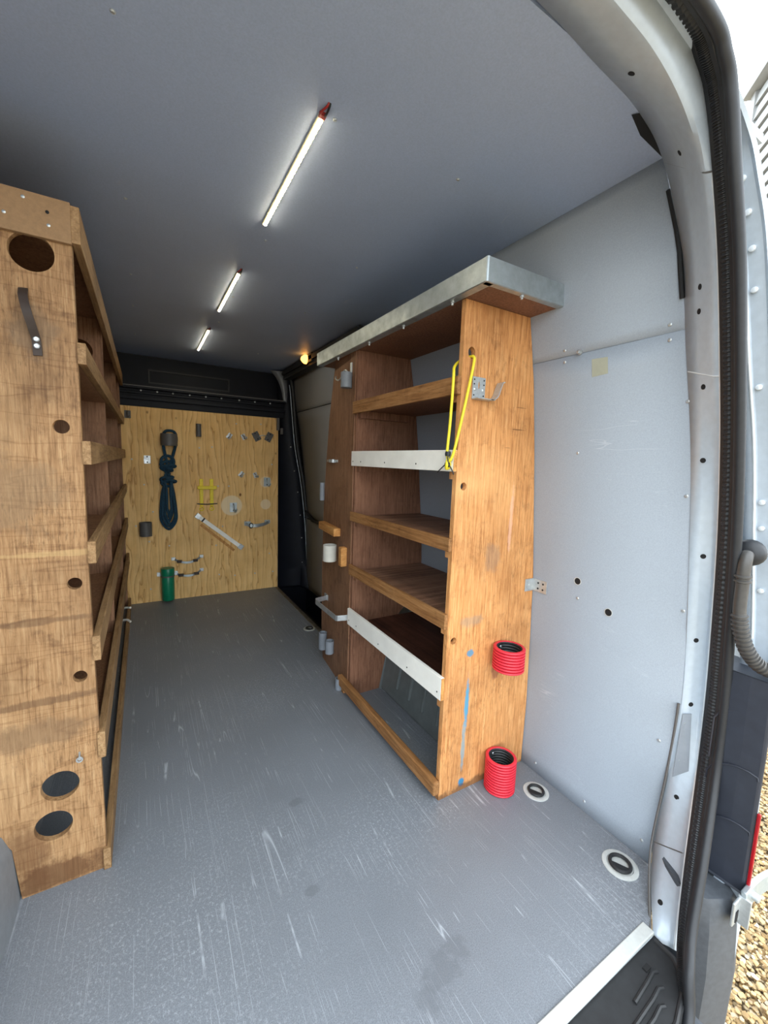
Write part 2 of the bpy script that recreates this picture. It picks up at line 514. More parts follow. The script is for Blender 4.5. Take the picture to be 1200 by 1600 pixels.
def ribbon(path, width_dir, w, t):
    """flat strip along path; width_dir constant; thickness t"""
    P = [Vector(p) for p in path]
    wd = Vector(width_dir).normalized()
    V, F = [], []
    for i, p in enumerate(P):
        a = P[max(0, i - 1)]
        b = P[min(len(P) - 1, i + 1)]
        nrm = (b - a).normalized().cross(wd).normalized()
        for s, q in ((-1, -1), (1, -1), (1, 1), (-1, 1)):
            V.append(tuple(p + wd * (s * w / 2) + nrm * (q * t / 2)))
    for i in range(len(P) - 1):
        for k in range(4):
            l = (k + 1) % 4
            F.append((i * 4 + k, i * 4 + l, i * 4 + 4 + l, i * 4 + 4 + k))
    F.append((3, 2, 1, 0))
    e = (len(P) - 1) * 4
    F.append((e, e + 1, e + 2, e + 3))
    return V, F

def lathe(prof, c, axis='Z', n=24, close=False, caps=True):
    """prof [(r, h)], turned about axis through c"""
    V, F = [], []
    for r, h in prof:
        for k in range(n):
            a = 2 * math.pi * k / n
            p = (r * math.cos(a), r * math.sin(a), h)
            if axis == 'Y':
                p = (p[0], p[2], p[1])
            elif axis == 'X':
                p = (p[2], p[0], p[1])
            V.append((p[0] + c[0], p[1] + c[1], p[2] + c[2]))
    m = len(prof)
    for i in range(m if close else m - 1):
        j = (i + 1) % m
        for k in range(n):
            l = (k + 1) % n
            F.append((i * n + k, i * n + l, j * n + l, j * n + k))
    if not close and caps:
        F.append(tuple(range(n - 1, -1, -1)))
        F.append(tuple((m - 1) * n + k for k in range(n)))
    return V, F

def pipe(c, r, h, th=0.003, n=24):
    """open hollow pipe, base at c"""
    return lathe([(r, 0), (r, h), (r - th, h), (r - th, 0.002), (0.0005, 0.002), (0.0005, 0)], c, 'Z', n, True)

def catmull(pts, per=6):
    P = [Vector(p) for p in pts]
    out = []
    for i in range(len(P) - 1):
        p0, p1, p2, p3 = P[max(0, i - 1)], P[i], P[i + 1], P[min(len(P) - 1, i + 2)]
        for k in range(per):
            t = k / per
            out.append(0.5 * ((2 * p1) + (p2 - p0) * t + (2 * p0 - 5 * p1 + 4 * p2 - p3) * t * t + (3 * p1 - p0 - 3 * p2 + p3) * t ** 3))
    out.append(P[-1])
    return out

def loft(curves, thick=0.0):
    n = len(curves[0])
    V = [tuple(p) for c in curves for p in c]
    F = []
    for a in range(len(curves) - 1):
        for i in range(n - 1):
            F.append((a * n + i, a * n + i + 1, (a + 1) * n + i + 1, (a + 1) * n + i))
    return V, F

def solid(o, t, offset=1.0):
    m = o.modifiers.new('thickness', 'SOLIDIFY')
    m.thickness = t
    m.offset = offset
    return o

def screw_head(r=0.004, h=0.0025, axis='Z', sgn=-1, n=10):
    return lathe([(r, 0), (r, sgn * h * 0.5), (r * 0.6, sgn * h)], (0, 0, 0), axis, n)

# ------------------------------------------------------------------ the van: floor, ceiling, walls
H = 1.815
PROF = [(1.200, 0.0), (1.205, 0.2), (1.195, 0.5), (1.185, 0.72), (1.140, 1.166), (1.113, 1.372), (1.074, 1.573), (1.050, 1.815)]
def wall_x(z):
    z = max(0.0, min(1.815, z))
    for (x0, z0), (x1, z1) in zip(PROF, PROF[1:]):
        if z <= z1:
            return x0 + (x1 - x0) * (z - z0) / (z1 - z0)
    return PROF[-1][0]
YR = [(0.499, 0.0), (0.478, 0.29), (0.468, 0.5), (0.472, 0.676), (0.482, 0.926), (0.494, 1.16), (0.515, 1.396), (0.534, 1.618), (0.583, 1.815)]
def wall_y0(z):
    for (y0, z0), (y1, z1) in zip(YR, YR[1:]):
        if z <= z1:
            return y0 + (y1 - y0) * (z - z0) / (z1 - z0)
    return YR[-1][0]

fl_o = mk('floor', prism([(-0.60, 0.41), (1.03, 0.41), (1.21, 0.48), (1.21, 2.15), (0.965, 2.15), (0.965, 3.46), (-0.60, 3.46)], [], XY, -0.02, 0.0), 'floor', origin=(0.3, 1.9, -0.02))
tag(fl_o, 'scratched grey resin-faced load floor of the van', 'floor', kind='structure')
tr = mk('trim_1', box(-0.42, 1.027, 0.396, 0.423, -0.006, 0.004), 'alu', bevel=0.002)
tag(tr, 'pale aluminium edging strip along the rear edge of the floor', 'trim', kind='structure')
tr = mk('trim_2', box(0.945, 0.972, 2.15, 3.42, -0.006, 0.004), 'alu', bevel=0.002)
tr.data.materials.clear(); tr.data.materials.append(metal('worn_edging', lin(150, 146, 138), 0.5, 0.3, 40))
tag(tr, 'worn metal edging along the floor at the side door step', 'trim', kind='structure')
sw = mk('floor_step_well', join(box(0.94, 1.30, 2.12, 3.5, -0.30, -0.27), box(0.94, 0.955, 2.12, 3.5, -0.27, -0.021), box(0.94, 1.30, 2.10, 2.12, -0.27, -0.021)), 'black')
tag(sw, 'black recessed step below the side door', 'step', kind='structure')

ce = mk('ceiling', box(-0.62, 1.056, 0.525, 3.62, H, H + 0.02), 'ceiling')
tag(ce, 'grey panelled van ceiling above the shelving', 'ceiling', kind='structure')
s0 = None
for y in (0.895, 1.468, 2.04, 2.45, 3.0):
    for x in (-0.021, 0.371, 0.707):
        if s0 is None:
            s0 = part_at('screw', screw_head(0.0045, 0.003, 'Z', -1), 'zinc', (x, y, H), ce, True)
        else:
            inst(s0, (x, y, H), ce)

wr = empty('wall_right', (1.2, 1.2, 0), 'grey panelled side wall behind the wooden shelf unit', 'wall', kind='structure')
def wall_strip(z0, z1, y1, n=14, off=0.0):
    zs = [z0 + (z1 - z0) * i / n for i in range(n + 1)]
    V, F = [], []
    for z in zs:
        ya, x = wall_y0(z), wall_x(z) + off
        for k in range(5):
            V.append((x, ya + (y1 - ya) * k / 4.0, z))
    for k in range(n):
        for j in range(4):
            a = k * 5 + j
            F.append((a, a + 5, a + 6, a + 1))
    return V, F
o = mk('lining_panel', wall_strip(0.0, 1.4318, 2.16, 24), 'wall', wr, True); solid(o, 0.008, -1.0)
o = mk('lining_panel', wall_strip(1.4330, 1.815, 2.16, 14), 'wall', wr, True); solid(o, 0.008, -1.0)
def wall_pt(y, z, off=0.0):
    return (wall_x(z) - off, y, z)
riv = None
for (y, z) in ((0.837, 1.45), (0.838, 1.418), (0.551, 1.451), (0.551, 1.417), (0.794, 1.149), (0.506, 1.27), (0.496, 1.044), (0.779, 0.691), (0.484, 0.75), (0.509, 0.37), (0.892, 0.034), (0.522, 0.052), (0.699, 0.034)):
    if riv is None:
        riv = part_at('screw', screw_head(0.0045, 0.003, 'X', -1), 'zinc', wall_pt(y, z), wr, True)
    else:
        inst(riv, wall_pt(y, z), wr)
b = part_at('bolt', lathe([(0.007, 0), (0.007, -0.004), (0.005, -0.004), (0.005, -0.012), (0.003, -0.013)], (0, 0, 0), 'X', 8), 'zinc', wall_pt(0.787, 1.435), wr)
for (y, z, r) in ((0.782, 0.747, 0.0105), (0.677, 0.679, 0.0105)):
    part_at('drilled_hole', lathe([(r, 0), (r, -0.0012), (0.001, -0.0012)], (0, 0, 0), 'X', 20), 'dark_hole', wall_pt(y, z), wr)
    part_at('hole_rim', lathe([(r * 1.18, 0), (r * 1.18, -0.0015), (r, -0.0015), (r, 0)], (0, 0, 0), 'X', 20, True), 'alu', wall_pt(y, z), wr)
V = [wall_pt(y, z, 0.0008) for y, z in ((0.752, 1.41), (0.705, 1.408), (0.705, 1.365), (0.752, 1.362))]
mk('tape_residue', (V, [(0, 1, 2, 3)]), 'tape', wr)

# sliding side door lining, further forward on the same side
d1 = empty('door_1', (1.2, 2.7, 0), 'dark grey lined sliding side door beyond the wooden shelf unit', 'door', kind='structure')
def door_strip(z0, z1, off, ya, yb, n=12):
    zs = [z0 + (z1 - z0) * i / n for i in range(n + 1)]
    V = [p for z in zs for p in ((wall_x(z) + off, ya, z), (wall_x(z) + off, yb, z))]
    return V, [(2 * k, 2 * k + 2, 2 * k + 3, 2 * k + 1) for k in range(n)]
o = mk('door_panel', door_strip(1.488, 1.76, 0.022, 2.18, 3.46), 'door_lining', d1, True); solid(o, 0.006, -1)
o = mk('door_panel', door_strip(0.60, 1.482, 0.022, 2.18, 3.46), 'door_lining', d1, True); solid(o, 0.006, -1)
o = mk('door_panel', door_strip(-0.02, 0.592, 0.012, 2.18, 3.46), 'door_lining', d1, True); solid(o, 0.006, -1)
mk('door_body', box(1.24, 1.26, 2.1, 3.5, -0.3, 1.82), 'dark_steel', d1)
mk('panel_lip', tube([(wall_x(0.6) + 0.004, 2.2, 0.595), (wall_x(0.6) + 0.004, 3.2, 0.60), (wall_x(0.7) + 0.004, 3.35, 0.66)], 0.012, 8), 'black', d1, True)

# front bulkhead: dark painted steel behind and above the pine board
wf = empty('wall_front', (0.3, 3.5, 0), 'dark blue steel bulkhead with a bolted cross beam above the pine board', 'wall', kind='structure')
mk('bulkhead_panel', box(-0.62, 1.30, 3.455, 3.475, -0.3, 1.60), 'dark_steel', wf)
mk('cross_beam', join(box(-0.62, 1.02, 3.40, 3.455, 1.475, 1.50), box(-0.62, 1.02, 3.41, 3.455, 1.515, 1.532), box(-0.62, 1.02, 3.385, 3.455, 1.548, 1.566), box(-0.62, 1.02, 3.425, 3.455, 1.43, 1.57)), 'dark_steel', wf, bevel=0.004)
mk('beam_edge', box(-0.62, 1.0, 3.380, 3.384, 1.563, 1.569), 'dark_grey_plastic', wf)
mk('upper_panel', box(-0.62, 1.20, 3.60, 3.62, 1.55, 1.83), 'dark_steel', wf)
mk('shelf_top', box(-0.62, 1.02, 3.40, 3.60, 1.556, 1.566), 'dark_steel', wf)
mk('recess_frame', prism([(0.05, 1.62), (0.62, 1.62), (0.62, 1.72), (0.05, 1.72)], [[(0.06, 1.63), (0.61, 1.63), (0.61, 1.71), (0.06, 1.71)]], XZ, 3.59, 3.60), 'black', wf)
bt = None
for x in (0.0, 0.10, 0.20, 0.31, 0.42, 0.53, 0.66, 0.78, 0.90):
    if bt is None:
        bt = part_at('bolt', screw_head(0.007, 0.004, 'Y', -1), 'zinc', (x, 3.41, 1.54), wf, True)
    else:
        inst(bt, (x, 3.41, 1.54), wf)

# front post of the side door opening
fp = empty('trim_3', (1.05, 3.42, 0), 'dark steel post between the pine board and the side door', 'trim', kind='structure')
edge = [(1.215, 3.30, -0.02), (1.222, 3.36, 0.10), (1.215, 3.395, 0.3), (1.20, 3.40, 0.55), (1.16, 3.40, 0.9), (1.105, 3.40, 1.2), (1.075, 3.40, 1.5), (1.06, 3.40, 1.66), (1.04, 3.38, 1.745), (1.02, 3.30, 1.785)]
ed = catmull(edge, 5)
inner = [Vector((0.972, 3.455, p.z)) for p in ed]
mid = [Vector((p.x - 0.045, 3.425, p.z)) for p in ed]
o = mk('post_face', loft([inner, mid, ed]), 'dark_steel', fp, True); solid(o, 0.003, 0)
mk('edge_strip', tube(ed[6:-8], 0.003, 8), 'silver', fp, True)
mk('door_seal', tube([p + Vector((0.018, -0.02, 0)) for p in ed], 0.016, 8), 'rubber', fp, True)
fs_ = None
for z in (0.2, 0.42, 0.62, 0.82, 1.0, 1.2):
    p = min(ed, key=lambda q: abs(q.z - z))
    loc = (p.x - 0.03, 3.416, z)
    if fs_ is None:
        fs_ = part_at('screw', screw_head(0.006, 0.004, 'Y', -1), 'zinc', loc, fp, True)
    else:
        inst(fs_, loc, fp)
g = [Vector((0.90, 3.41, 1.80)), Vector((0.95, 3.405, 1.74)), Vector((0.985, 3.40, 1.66)), Vector((1.005, 3.40, 1.56))]
g2 = [Vector((1.03, 3.38, 1.80)), Vector((1.03, 3.385, 1.74)), Vector((1.035, 3.39, 1.66)), Vector((1.035, 3.395, 1.56))]
o = mk('gusset', loft([catmull(g, 5), catmull(g2, 5)]), 'silver', fp, True); solid(o, 0.004, 0)
o.data.materials.clear(); o.data.materials.append(plain('grey_gusset_paint', lin(120, 124, 130), 0.35, 0.3, 0.1, 30))
mk('catch_bracket', join(box(0.955, 0.975, 3.40, 3.43, 1.33, 1.43), box(0.985, 1.005, 3.40, 3.42, 1.30, 1.35)), 'dark_grey_plastic', fp, bevel=0.003)
tr = mk('trim_4', join(box(1.00, 1.06, 2.02, 3.40, 1.735, 1.81), box(0.985, 1.0, 2.02, 3.38, 1.765, 1.80)), 'black', bevel=0.004)
tag(tr, 'black door track running above the sliding side door', 'trim', kind='structure')

# other walls, and an unseen outer skin added to block sky light
wl = mk('wall_left', box(-0.64, -0.60, 0.50, 3.6, -0.02, 1.83), 'wall')
tag(wl, 'grey side wall behind the long wooden rack', 'wall', kind='structure')
ws = mk('wall_outer', join(box(1.30, 1.32, 0.55, 3.7, -0.5, 1.90), box(-0.72, 1.32, 0.50, 3.7, 1.90, 1.92), box(-0.72, -0.70, 0.50, 3.7, -0.5, 1.92), box(-0.72, 1.32, 3.68, 3.70, -0.5, 1.92), box(-0.70, 1.30, 0.46, 3.7, -0.34, -0.31)), 'silver')
tag(ws, 'unseen silver outer skin of the van body, added to keep sky light out', 'van body', kind='structure')

# ------------------------------------------------------------------ rear door frame
A = [(0.300, 0.512, 1.815), (0.546, 0.518, 1.815), (0.699, 0.529, 1.815), (0.881, 0.544, 1.815), (1.022, 0.563, 1.785), (1.070, 0.534, 1.618), (1.108, 0.515, 1.396), (1.141, 0.494, 1.160), (1.164, 0.482, 0.926), (1.187, 0.472, 0.676), (1.195, 0.468, 0.501), (1.202, 0.478, 0.290), (1.160, 0.475, 0.080), (1.028, 0.398, -0.020)]
B = [(0.324, 0.443, 1.807), (0.625, 0.443, 1.793), (0.755, 0.443, 1.778), (0.862, 0.443, 1.736), (0.941, 0.443, 1.67), (1.01, 0.443, 1.54), (1.069, 0.443, 1.361), (1.136, 0.443, 1.159), (1.188, 0.443, 0.932), (1.228, 0.443, 0.68), (1.238, 0.443, 0.503), (1.214, 0.429, 0.303), (1.143, 0.402, 0.121), (1.056, 0.375, -0.03)]
C = [(0.339, 0.424, 1.851), (0.732, 0.424, 1.833), (0.838, 0.424, 1.804), (0.894, 0.424, 1.758), (0.946, 0.424, 1.666), (1.007, 0.424, 1.532), (1.068, 0.424, 1.357), (1.128, 0.424, 1.159), (1.177, 0.424, 0.936), (1.211, 0.424, 0.691), (1.228, 0.424, 0.516), (1.219, 0.418, 0.328), (1.115, 0.38, 0.157), (1.058, 0.358, -0.025)]
D = [(0.33, 0.374, 1.824), (0.755, 0.374, 1.804), (0.843, 0.374, 1.769), (0.876, 0.374, 1.717), (0.913, 0.374, 1.633), (0.975, 0.374, 1.504), (1.031, 0.374, 1.341), (1.087, 0.374, 1.156), (1.139, 0.374, 0.948), (1.178, 0.374, 0.717), (1.199, 0.372, 0.553), (1.191, 0.367, 0.375), (1.106, 0.342, 0.199), (1.025, 0.321, 0.085)]
TAIL = [(0.971, 0.300, 0.049), (0.938, 0.280, -0.026), (0.85, 0.262, -0.045), (0.60, 0.25, -0.05), (0.30, 0.248, -0.05)]
PER = 8
cA, cB, cC = catmull(A, PER), catmull(B, PER), catmull(C, PER)
cD = catmull(D, PER)
cDt = catmull(D + TAIL, PER)
def lerpc(a, b, t):
    return [p + (q - p) * t for p, q in zip(a, b)]
def mirror(vf):
    v, f = vf
    return [(0.6 - p[0], p[1], p[2]) for p in v], [tuple(reversed(q)) for q in f]
def framept(st, t):
    """point on the inner frame between curve A and curve B at station st"""
    i = max(0, min(len(cA) - 1, int(round(st * PER))))
    return cA[i] + (cB[i] - cA[i]) * t, (cB[i] - cA[i]).cross(cA[min(i + 1, len(cA) - 1)] - cA[max(i - 1, 0)]).normalized()

rf = empty('trim_5', (1.1, 0.42, 0), 'silver painted rear door pillar and header with dark plug holes', 'door frame', kind='structure')
# rounded crease between the two faces
aB = lerpc(cB, cA, 0.12)
bB = lerpc(cB, cC, 0.18)
crease = [(p * 0.25 + q * 0.5 + r * 0.25) for p, q, r in zip(aB, cB, bB)]
Cin = [c + Vector((0, 0.02, 0)) + (a - c) * 0.0 for a, c in zip(cA, cC)]
face = loft([cA, lerpc(cA, cB, 0.5), aB, crease, bB, cC])
o = mk('pillar_face', face, 'silver', rf, True); solid(o, 0.004, 0)
o = mk('pillar_face', mirror(face), 'silver', rf, True); solid(o, 0.004, 0)  # unseen opposite pillar, mirrored to shape the light coming in
mk('flange', tube([c + Vector((0.002, 0.004, 0)) for c in cC], 0.006, 8), 'silver_bright', rf, True)
# plug holes
for st, t in ((2.2, 0.45), (3.7, 0.55), (5.35, 0.62), (5.6, 0.56), (6.4, 0.62), (7.15, 0.52), (8.1, 0.60), (9.0, 0.45), (9.95, 0.48), (11.3, 0.5), (12.5, 0.4)):
    p, nrm = framept(st, t)
    if nrm.dot(Vector((0.3, 0.25, 1.0)) - p) < 0:
        nrm = -nrm
    u = nrm.orthogonal().normalized(); w = nrm.cross(u)
    r = 0.006
    vs = [tuple(nrm * 0.0028 + u * (r * math.cos(a * math.pi / 8)) + w * (r * math.sin(a * math.pi / 8))) for a in range(16)]
    vs += [tuple(Vector(v) - nrm * 0.002) for v in vs]
    fs = [tuple(range(16))] + [(i, (i + 1) % 16, (i + 1) % 16 + 16, i + 16) for i in range(16)]
    part_at('plug_hole', (vs, fs), 'dark_hole', p, rf)
# seams across the pillar
for st in (4.05, 6.3, 11.9):
    i = int(round(st * PER))
    pth = [p * 1.0 for p in (cA[i], cA[i] + (cB[i] - cA[i]) * 0.5, crease[i], bB[i], cC[i])]
    pth = [p + (Vector((0.3, 0.0, 1.1)) - p).normalized() * 0.0025 for p in pth]
    mk('panel_seam', tube(pth, 0.0016, 6), 'dark_grey_plastic' if st != 6.3 else 'silver_bright', rf, True)
# riveted grey plate low on the pillar
pl = [framept(s, t)[0] for s, t in ((10.1, 0.10), (10.1, 0.55), (10.9, 0.75), (11.0, 0.12))]
pl = [p + Vector((-0.004, -0.004, 0)) for p in pl]
o = mk('riveted_plate', (pl, [(0, 1, 2, 3)]), 'grey_plastic', rf); solid(o, 0.002, 0)
for s, t in ((10.3, 0.25), (10.35, 0.45), (10.75, 0.28), (10.8, 0.5)):
    p = framept(s, t)[0] + Vector((-0.005, -0.005, 0))
    part_at('rivet', lathe([(0.004, 0.002), (0.004, -0.001), (0.002, -0.002)], (0, 0, 0), 'Y', 8), 'zinc', p, rf, True)
# folded edge where the lining meets the pillar, and the dark recess at the roof corner
mk('lining_edge', tube([p + Vector((-0.003, 0.004, 0)) for p in cA[10 * PER:13 * PER]], 0.003, 6), 'dark_grey_plastic', rf, True)
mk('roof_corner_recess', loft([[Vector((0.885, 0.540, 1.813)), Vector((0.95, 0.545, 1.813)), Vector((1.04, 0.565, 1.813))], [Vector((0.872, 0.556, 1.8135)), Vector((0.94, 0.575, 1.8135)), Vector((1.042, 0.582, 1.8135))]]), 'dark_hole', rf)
mk('lining_gap', tube([Vector(wall_pt(wall_y0(z) + 0.002, z, 0.002)) for z in (1.50, 1.55, 1.60, 1.65, 1.70, 1.74)], 0.005, 6), 'dark_hole', rf, True)

# rubber door seal: ribbed strip and smooth bulb
sl = empty('trim_6', (1.0, 0.35, 0), 'black rubber weather seal with a ribbed inner lip around the rear opening', 'door seal', kind='structure')
Cs = C[:-1] + [(1.050, 0.352, 0.03), (1.00, 0.325, -0.01), (0.955, 0.300, -0.038), (0.86, 0.285, -0.05), (0.60, 0.275, -0.055), (0.30, 0.272, -0.055)]
Ds = D + TAIL
n_ = min(len(Cs), len(Ds))
fC, fD = catmull(Cs[:n_], 80), catmull(Ds[:n_], 80)
mk('seal_carrier', tube(lerpc(fC, fD, 0.10)[::8], 0.0105, 8), 'rubber', sl, True)
mk('seal_carrier', tube(lerpc(fC, fD, 0.58)[::8], 0.0085, 8), 'rubber', sl, True)
lip_path = lerpc(fC, fD, 0.32)
mk('ribbed_lip', tube(lip_path, [0.0128 if (i // 2) % 2 else 0.0104 for i in range(len(lip_path))], 8), 'rubber', sl, False)
bulb = lerpc(fC, fD, 0.80)[::8]
mk('seal_bulb', tube(bulb, 0.0105, 12), 'rubber', sl, True)
mk('seal_bulb', mirror(tube(bulb, 0.0105, 12)), 'rubber', sl, True)  # unseen far side of the seal, added with the light-shaping mirrored frame

# hinge jamb outside the seal
E2 = [(0.315, 0.399, 1.835), (0.63, 0.399, 1.83), (0.84, 0.399, 1.798), (0.964, 0.389, 1.72), (1.001, 0.378, 1.646), (1.044, 0.367, 1.541), (1.113, 0.357, 1.331), (1.176, 0.349, 1.152), (1.228, 0.341, 0.921), (1.26, 0.328, 0.68), (1.268, 0.32, 0.419), (1.226, 0.304, 0.188), (1.2, 0.3, 0.0), (1.2, 0.3, -0.3)]
cE2 = catmull(E2, PER)
cE1 = [Vector((p.x - 0.005, p.y + 0.055, p.z)) for p in cE2]
cEo = [Vector((p.x + 0.10, 0.45 if p.z < 1.5 else 0.52, p.z + (0.10 if p.z > 1.6 else 0.02))) for p in cE2]
jb = empty('trim_7', (1.2, 0.4, 0), 'silver hinge jamb of the van outside the rubber seal', 'door jamb', kind='structure')
lip = [p + Vector((0.006, -0.004, 0)) for p in cE2]
jv = loft([cE1, lerpc(cE1, cE2, 0.35), [p + Vector((0.006, 0, 0)) for p in lerpc(cE1, cE2, 0.42)], [p + Vector((0.006, 0, 0)) for p in lerpc(cE1, cE2, 0.9)], cE2, lip, cEo])
o = mk('jamb_face', jv, 'silver', jb, True); solid(o, 0.003, 0)
o = mk('jamb_face', mirror(jv), 'silver', jb, True); solid(o, 0.003, 0)  # unseen mirrored jamb, added to shape light through the opening
db = None
for k, z in enumerate((1.66, 1.60, 1.54, 1.47, 1.28, 1.05, 0.98, 0.84)):
    p = min(cE2, key=lambda q: abs(q.z - z))
    loc = (p.x - 0.002, p.y + 0.022, p.z)
    if db is None:
        db = part_at('spot_weld', lathe([(0.006, 0.003), (0.006, -0.001), (0.003, -0.002)], (0, 0, 0), 'X', 10), 'silver_bright', loc, jb, True)
    else:
        inst(db, loc, jb)
mk('jamb_rib', tube([p + Vector((-0.004, 0.035, 0)) for p in cE2[4 * PER:9 * PER]], 0.003, 8), 'silver_bright', jb, True)

# ------------------------------------------------------------------ tail lamp, bumper, sill, latch, conduit
tl = empty('tail_lamp', (1.22, 0.36, 0.10), 'navy black rear lamp housing with a red lens edge beside the rubber seal', 'tail lamp')
prof_t = [(1.26, 0.425), (1.225, 0.400), (1.205, 0.388), (1.2055, 0.34), (1.208, 0.300), (1.215, 0.296), (1.30, 0.40), (1.30, 0.44)]
zs = [0.105, 0.12, 0.25, 0.45, 0.60, 0.64]
mk('lamp_housing', (lambda: (lambda cs: (loft(cs)[0], loft(cs)[1] + [tuple(range(len(prof_t)))] + [tuple(reversed(range((len(zs) - 1) * len(prof_t), len(zs) * len(prof_t))))]))([[Vector((x + (0.0 if z < 0.6 else -0.006), y, z)) for x, y in prof_t] for z in zs]))(), 'lamp_back', tl, False, 0.004)
mk('red_lens', box(1.209, 1.216, 0.290, 0.297, 0.108, 0.32), 'red_lens', tl, bevel=0.002)
for zc, r in ((0.50, 0.10), (0.36, 0.10), (0.22, 0.10)):
    arc = []
    for k in range(13):
        a = math.radians(60 + 150 * k / 12)
        y = 0.33 + 0.085 * math.cos(a) * -1
        arc.append((1.2005 + (0.40 - max(0.30, min(0.40, y))) * 0.07, max(0.303, min(0.398, y)), zc + r * math.sin(a) - 0.05))
    mk('moulded_ridge', tube(arc, 0.0022, 6), 'lamp_back', tl, True)

bp = empty('bumper', (1.1, 0.36, -0.5), 'charcoal plastic rear bumper below the rear lamp', 'bumper')
prof_b = [(1.14, 0.43), (1.105, 0.37), (1.125, 0.325), (1.19, 0.297), (1.212, 0.300), (1.28, 0.36), (1.31, 0.44)]
zb = [(-0.55, 0.0), (-0.40, 0.0), (-0.25, -0.004), (-0.10, -0.006), (0.02, 0.0), (0.085, 0.006), (0.098, 0.014)]
rings = [[Vector((x - (dx if x > 1.15 else 0), y + dx, z)) for x, y in prof_b] for z, dx in zb]
lv, lf = loft(rings)
lf.append(tuple(range((len(zb) - 1) * len(prof_b), len(zb) * len(prof_b))))
mk('corner_cap', (lv, lf), 'black_grey', bp, True)
mk('step_face', join(box(-0.45, 1.00, 0.255, 0.41, -0.5, -0.06)), 'black_grey', bp, bevel=0.015)

st = empty('rear_sill_step', (0.7, 0.34, -0.05), 'black ribbed plastic sill step behind the aluminium floor edging', 'sill step')
step_poly = [(-0.42, 0.398), (1.033, 0.398), (1.030, 0.350), (1.008, 0.322), (0.965, 0.300), (0.90, 0.283), (0.60, 0.272), (0.0, 0.272), (-0.42, 0.30)]
mk('step_plate', prism(step_poly, [], XY, -0.045, -0.012), 'black', st, bevel=0.004)
mk('edge_rib', tube([(1.022, 0.392, -0.012), (1.020, 0.352, -0.012), (1.000, 0.327, -0.012), (0.962, 0.307, -0.012), (0.90, 0.290, -0.012), (0.6, 0.280, -0.012)], 0.005, 8), 'black', st, True)
for k, (x0, x1, y) in enumerate(((0.93, 0.80, 0.330), (0.90, 0.74, 0.312), (0.95, 0.86, 0.352))):
    mk('tread_rib', tube([(x0 + 0.012, y + 0.004, -0.013), (x0, y + 0.008, -0.011), (x0 - 0.03, y + 0.004, -0.011), (x1, y - 0.002, -0.011)], 0.0045, 8), 'black', st, True)
mk('clip_slot', box(0.938, 0.956, 0.366, 0.376, -0.013, -0.009), 'dark_hole', st)

lt = empty('door_latch_bracket', (1.18, 0.30, 0.06), 'silver door stop bracket and strap arm between bumper and rear lamp', 'bracket')
mk('bracket_plate', box(1.150, 1.185, 0.294, 0.300, 0.055, 0.115), 'zinc', lt, bevel=0.002)
mk('bracket_fold', box(1.180, 1.186, 0.275, 0.300, 0.05, 0.12), 'zinc', lt, bevel=0.001)
mk('bracket_slot', box(1.160, 1.172, 0.2925, 0.2945, 0.062, 0.09), 'dark_hole', lt)
mk('strap_arm', ribbon(catmull([(1.183, 0.290, 0.112), (1.23, 0.288, 0.116), (1.30, 0.284, 0.108), (1.42, 0.27, 0.085), (1.6, 0.25, 0.05)], 5), (0, 0.1, 1), 0.040, 0.012), 'galv', lt, True, 0.002)
mk('pivot', lathe([(0.009, 0.0), (0.009, -0.02), (0.006, -0.022)], (1.215, 0.292, 0.115), 'Y', 14), 'zinc', lt, True)

cd = empty('wiring_conduit', (1.2, 0.36, 0.66), 'ribbed dark wiring conduit with a rubber grommet on the silver jamb', 'conduit')
gp = Vector((1.178, 0.372, 0.925))
mk('grommet', lathe([(0.030, 0.012), (0.030, -0.004), (0.024, -0.012), (0.014, -0.016)], tuple(gp + Vector((0.005, 0, 0.0))), 'X', 20), 'rubber', cd, True)
hp = catmull([(1.165, 0.368, 0.925), (1.155, 0.366, 0.915), (1.152, 0.366, 0.89), (1.155, 0.366, 0.84), (1.158, 0.365, 0.79), (1.165, 0.358, 0.74), (1.180, 0.344, 0.695), (1.205, 0.322, 0.665), (1.26, 0.28, 0.645)], 30)
rad = []
for i in range(len(hp)):
    z = hp[i].z
    smooth_zone = z > 0.878 or 0.79 < z < 0.862
    rad.append((0.0125 if z > 0.79 else 0.0145) if smooth_zone else 0.014 + (0.0022 if (i // 3) % 2 else -0.0012))
mk('hose', tube(hp, rad, 14), 'conduit', cd, True)

# ------------------------------------------------------------------ ceiling LED strips
def led_strip(y0, y1, label):
    x = 0.343
    t = empty('led_strip_light', (x, (y0 + y1) / 2, H), label, 'strip light', 'ceiling strip lights in a row')
    mk('mounting_channel', box(x - 0.0075, x + 0.0075, y0, y1, H - 0.004, H - 0.0002), 'alu', t)
    mk('lens', box(x - 0.0055, x + 0.0055, y0 + 0.004, y1 - 0.004, H - 0.007, H - 0.004), 'led_lens', t)
    nb = 28
    bead = None
    for k in range(nb):
        y = y0 + 0.012 + (y1 - y0 - 0.024) * k / (nb - 1)
        loc = (x, y, H - 0.007)
        if bead is None:
            bead = part_at('led_bead', lathe([(0.0052, 0.0), (0.0048, -0.002), (0.002, -0.003)], (0, 0, 0), 'Z', 8), 'led', loc, t)
        else:
            inst(bead, loc, t)
    for dx, m in ((-0.004, 'wire_red'), (0.003, 'black')):
        mk('wire', tube(catmull([(x + dx, y0 + 0.004, H - 0.005), (x + dx * 1.6, y0 - 0.012, H - 0.007), (x + dx * 0.6 + 0.003, y0 - 0.028, H - 0.004), (x + dx * 0.4 + 0.004, y0 - 0.032, H + 0.002)], 4), 0.0022, 6), m, t, True)
    mk('end_cap', box(x - 0.007, x + 0.007, y0 - 0.006, y0 + 0.004, H - 0.008, H - 0.0002), 'wire_red' if y0 < 1 else 'dark_grey_plastic', t)
    return t
